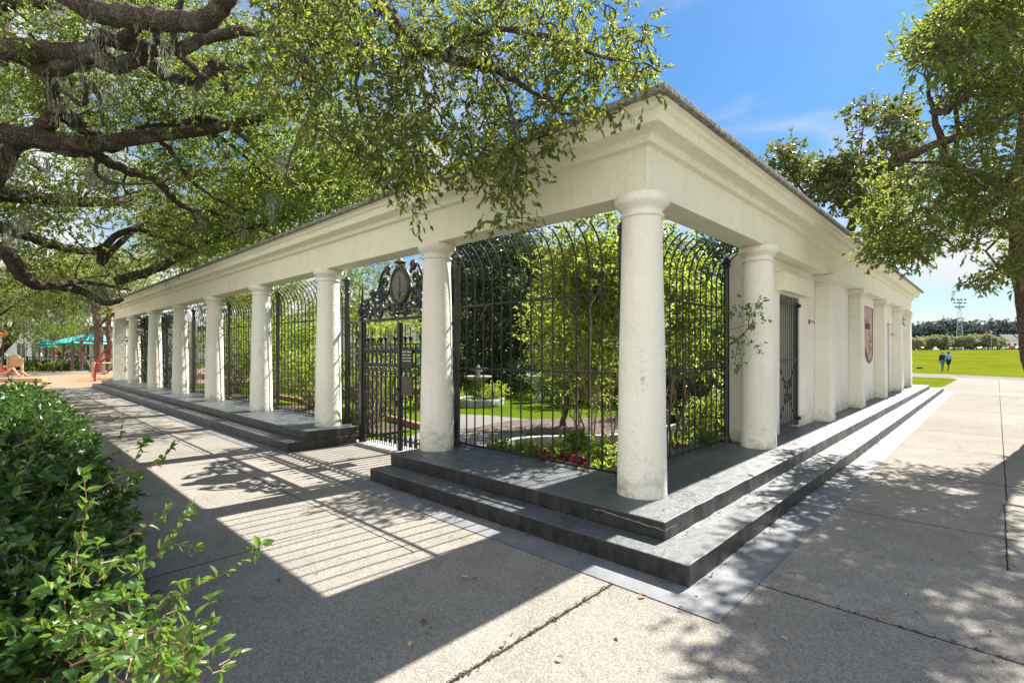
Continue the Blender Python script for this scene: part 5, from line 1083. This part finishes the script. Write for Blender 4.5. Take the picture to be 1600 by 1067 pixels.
# arch climber (dark) and red climber
a=up(84,37);b=up(141,37); t=thing('arch_climber','dark metal arch climber spanning the playground','climber',(a+b)/2); 
for off in (0,.6):
    m=MB(); bk=np.array([DV[0],DV[1],0])*off; m.tube([a+(b-a)*(.5-.5*math.cos(x))+bk+[0,0,1.45*math.sin(x)] for x in np.linspace(0,math.pi,24)],.055,6); place(m.build('arch',M['darktrim']),t)
m=MB()
for x in np.linspace(.35,math.pi-.35,9): p_=a+(b-a)*(.5-.5*math.cos(x))+[0,0,1.45*math.sin(x)]; m.tube([p_,p_+np.array([DV[0],DV[1],0])*.6],.03,5)
place(m.build('rungs',M['darktrim']),t)
t=thing('red_climber','red tubular climbing arch at the end of the colonnade steps','climber',up(149,26.5))
arcs=[([(147.5,598,26.5),(148.5,585,26.5),(150,572,26.5),(155,560,26.6),(163,549,26.8),(175,540,27),(195,533,27.3),(215,534,27.6)],.05),([(148.5,596,26.9),(150,580,26.9),(156,568,27),(166,560,27.1),(180,556,27.3),(205,553,27.6)],.04),([(152,583,26.6),(160,584,26.8),(166,583,26.9),(174,576,27),(178,572,27.1)],.035)]
for q,r in arcs: m=MB(); m.tube(smooth_path([W(*z_) for z_ in q],5),r,8); place(m.build('tube',M['redpaint']),t)
m=MB()
for u_,v_ in (((155,560,26.6),(158,567,27)),((163,549,26.8),(168,560,27.1)),((150,572,26.5),(152,575,26.9))): m.tube([W(*u_),W(*v_)],.035,5)
place(m.build('rungs',M['redpaint']),t)
b=up(145.5,30); t=thing('wooden_bollard_rail','low wooden rail with short post behind the red climber','rail',b)
m=MB(); m.box(-.07,.07,-.07,.07,0,.95); m.build('post',M['wood'],t,.01); e=up(180,31)-b; m=MB(); m.tube([np.array([0,0,.85]),e+[0,0,.85]],.05,6); m.build('rail',M['wood'],t)
# playground tree trunks with crowns joining the canopy
rng=np.random.default_rng(77)
for px,D,tr,lb_ in ((155,36,.34,'thick straight grey tree trunk at the playground, left of the two'),(167,40,.24,'thinner tree trunk at the playground beside the thick one')):
    b=up(px,D); simple_tree('playground_tree',lb_,'tree',tuple(b),8,tuple(b+[0,0,6.7]),(4.5,4.5,2.6),110,16,8,.16,.08,M['bark'],M['oakleaf'],rng,tr,'trees at the playground',cl=.9,tl=.6)
b=up(-28,42); simple_tree('playground_tree','tree with drooping pale foliage above the wooden play panel','tree',tuple(b),8,tuple(up(40,42)+[0,0,5.6]),(6,5,2.9),150,16,8,.16,.08,M['bark'],M['oakleaf'],rng,.3,'trees at the playground',cl=.95,tl=.6,droop=.6)
b=up(95,58); simple_tree('playground_tree','bright green tree glowing behind the teal canopies','tree',tuple(b),8,tuple(b+[0,0,3.2]),(4.5,3,2.6),90,14,8,.2,.10,M['bark'],M['brightleaf'],rng,.25,None,cl=.9,tl=.6)
b=up(-60,40); simple_tree('playground_tree','tree beyond the left edge of the playground','tree',tuple(b),8,tuple(b+[0,0,7]),(7,6,3.5),120,14,8,.2,.1,M['bark'],M['oakleaf'],rng,.3,None,cl=1.1,tl=.6)
# ------------------------------------------------------------------ far field edge
def grnd(px,D):
    q=W(px,548,D); q[2]=gz(q[0],q[1]); return q
rng=np.random.default_rng(99)
k=0
rows=[('row',[(1392,1.0),(1412,.92),(1430,.95),(1450,1.05),(1470,1.1),(1490,1.0),(1508,1.05),(1526,1.08),(1544,1.05),(1558,.85)],185)]
pl=['farthest left','second from the left','third from the left','fourth from the left','fifth from the left','sixth from the left','seventh from the left','eighth from the left','ninth from the left','last on the right and lowest']
for i,(px,s_) in enumerate(rows[0][1]):
    b=grnd(px,183+3*(i%2)); simple_tree('flowering_tree','rounded pale green tree at the far field edge, '+pl[i],'tree',tuple(b),5,tuple(b+[0,0,3.0*s_]),(2.9,2.3,2.0*s_),44,12,7,.55,.32,M['bark'],M['farpale'],rng,.16,'low trees along the far edge of the field',cl=.75,tl=.5,shell=.5)
far=[(1375,505,9,7),(1400,515,9,6.5),(1425,512,10,7),(1448,515,9,6.6),(1470,508,11,7.5),(1493,506,11,8),(1516,514,10,7),(1538,508,11,7.5),(1558,512,9,6.5),(1577,518,8,6),(1596,500,13,9),(1625,495,13,9),(1655,503,12,8)]
fl=['behind the colonnade end','just right of the colonnade','left of the spire','at the foot of the spire','with a broken flat top left of the light mast','under the light mast','low, right of the light mast','broad, above the row of pale trees','right of the broad one','low one before the tall right group','tallest, beside the leaning trunk','partly behind the leaning trunk','beyond the right edge']
for i,(px,ty,w_,dd_) in enumerate(far):
    D_=232+8*(i%3); b=grnd(px,D_); hgt=H+(548-ty+6)/F*D_-b[2]
    simple_tree('distant_oak','dark distant oak '+fl[i],'tree',tuple(b),5,tuple(b+[0,0,hgt*.56]),(w_*.85,w_*.7,hgt*.44),70,13,7,1.0,.6,M['bark'],M['farleaf'],rng,.5,'dark oaks beyond the field',cl=2.0,tl=1.1,shell=.55)
hgt=0
b=grnd(1490,262); b2=b
root=thing('distant_woods','continuous dark belt of trees beyond the distant oaks','woods',b); tag(root,kind='stuff') if False else None
C=[]; 
for px in np.linspace(1340,1700,150): q=grnd(px,268+rng.uniform(-6,6)); C.append(q+[0,0,rng.uniform(1,9)])
C=np.array(C); P0,T=clump_twigs(C,3.0,14,1.6,rng,.7); V,Fc=leaf_arrays(P0,T,7,1.3,.8,rng); bpy.data.objects.remove(root)
o=np_mesh('distant_woods',V,Fc,M['farleaf']); tag(o,'continuous dark belt of woodland behind the distant oaks','woods',None,'stuff')
# light mast
b=grnd(1499.5,215); t=thing('floodlight_mast','tall lattice mast with three banks of sports floodlights above the distant trees','light mast',b)
ztop=H+(548-468)/F*215-b[2]; s_=1.3; m=MB()
for sx in(-1,1):
    for sy in(-1,1): m.tube([(sx*s_,sy*s_,0),(sx*.35,sy*.35,ztop*.86)],.07,5)
for i in range(12):
    f0=i/12*.86;f1=(i+1)/12*.86; 
    for sx in(-1,1):
        r0=s_+(.35-s_)*f0/.86; r1=s_+(.35-s_)*f1/.86; m.tube([(sx*r0,-r0,ztop*f0),(-sx*r1,-r1,ztop*f1)],.045,4); m.tube([(-r0,sx*r0,ztop*f0),(-r1,-sx*r1,ztop*f1)],.07,4)
m.tube([(0,0,ztop*.8),(0,0,ztop)],.18,6)
m.build('lattice',M['tower'],t)
for z,wd_ in ((.985,2.6),(.92,2.4),(.84,1.8)):
    z*=ztop; m=MB(); ux_=np.array([RV[0],RV[1],0]); m.tube([-ux_*wd_+[0,0,z],ux_*wd_+[0,0,z]],.12,5); cb=m.build('crossbar',M['tower'],t)
    for q in np.linspace(-.9,.9,4):
        m=MB(); c_=ux_*wd_*q+[0,0,z+.35]; m.obox(c_,ux_*.30,np.array([DV[0],DV[1],0])*.25,(0,0,.28)); l_=m.build('floodlight',M['lampdark'],cb,.05)
# spire
b=grnd(1474.5,300); t=thing('church_spire','thin grey church spire rising above the trees left of the mast','spire',b); zt=H+(548-490)/F*300-b[2]
m=MB(); m.box(-2,2,-2,2,0,zt*.5); m.build('tower',M['tower'],t); m=MB(); m.lathe([(1.7,zt*.5),(.9,zt*.7),(.25,zt*.93),(.02,zt)],n=8,sm=False); m.build('spire_cone',M['tower'],t)
# lamp pole, bird
b=grnd(1549,120); t=thing('field_light_pole','slim pale pole with a small lamp head in front of the distant trees','pole',b); m=MB(); m.tube([(0,0,0),(0,0,5.2)],.035,6); m.build('pole',M['tower'],t); m=MB(); m.box(-.25,.25,-.08,.08,5.2,5.28); m.build('lamp_head',M['tower'],t,.03)
b=W(1548,493,45); t=thing('gull','small pale bird gliding above the field with raised wings','bird',b); t.rotation_euler=(0,0,YAW); t.scale=(.6,.6,.6)
m=MB(); m.tube([(0,-.2,-.02),(0,-.1,0),(0,.1,.01),(0,.2,.02),(0,.25,.02)],[.01,.05,.055,.03,.005],8); m.build('body',M['birdw'],t)
for k in(-1,1):
    m=MB(); pts=[(0,.08,.02),(k*.25,.10,.16),(k*.55,.0,.20),(k*.25,-.03,.15),(0,-.08,.02)]; n_=5; m.add([p_ for p_ in pts]+[(p_[0],p_[1],p_[2]-.012) for p_ in pts],[tuple(range(5)),(9,8,7,6,5)]+[(i,5+i,5+(i+1)%5,(i+1)%5) for i in range(5)]); m.build('wing',M['birdw'],t)
# cars and vans parked behind the row
def car(px,D,mt,lb_,w_=4.4):
    b=grnd(px,D); t=thing('parked_car',lb_,'car',b,'cars parked beyond the field'); t.rotation_euler=(0,0,YAW+.05)
    m=MB(); prf=[(-2.2,.35),(-2.2,.8),(-1.6,.92),(-1.0,1.42),(.7,1.45),(1.35,.95),(2.15,.85),(2.2,.35)]
    n_=len(prf); m.add([(p_[0],-.85,p_[1]) for p_ in prf]+[(p_[0],.85,p_[1]) for p_ in prf],[tuple(range(n_)),tuple(range(2*n_-1,n_-1,-1))]+[(i,n_+i,n_+(i+1)%n_,(i+1)%n_) for i in range(n_)]); m.build('body',mt,t,.06)
    m=MB(); m.add([(-.95,-.87,.95),(1.2,-.87,.95),(.62,-.86,1.38),(-.9,-.86,1.36)],[(0,1,2,3)]); m.build('window',M['glass'],t)
    for x in(-1.35,1.35):
        for y in(-.8,.8):
            m=MB(); m.tube([(x,y-.1,.33),(x,y+.1,.33)],.33,14); m.build('wheel',M['rubber'],t)
for i,(px,mt,lb_) in enumerate(((1420,'carwhite','white car parked beyond the field, left end of the row'),(1446,'carred','dark red car parked beyond the field behind the left trees'),(1494,'carwhite','white car parked beyond the field near the two walkers'),(1536,'carwhite','white car parked beyond the field under the eighth low tree'),(1564,'carwhite','white car parked right of the low trees'),(1579,'carred','red car parked near the leaning trunk'),(1592,'carwhite','white car parked beside the leaning trunk'))): car(px,196,M[mt],lb_)
for px,lb_,w_ in ((1571,'small white house with grey roof beyond the field between the trees',2.6),(1594,'taller pale house beyond the field beside the leaning trunk',2.6)):
    b=grnd(px,222); t=thing('white_house',lb_,'house',b); t.rotation_euler=(0,0,YAW); m=MB(); m.box(-w_,w_,-3,3,-.2,4.2); m.build('wall',M['bldwhite'],t)
    m=MB(); m.add([(-w_-.3,-3.4,4.2),(w_+.3,-3.4,4.2),(w_+.3,3.4,4.2),(-w_-.3,3.4,4.2),(-w_-.3,0,6.8),(w_+.3,0,6.8)],[(0,3,2,1),(0,1,5,4),(2,3,4,5),(0,4,3),(1,2,5)]); m.build('roof',M['roofdark'],t)
    for x in(-w_*.5,w_*.5): m=MB(); m.box(x-.5,x+.5,-3.08,-3.02,1.4,2.9); m.build('window',M['glass'],t)
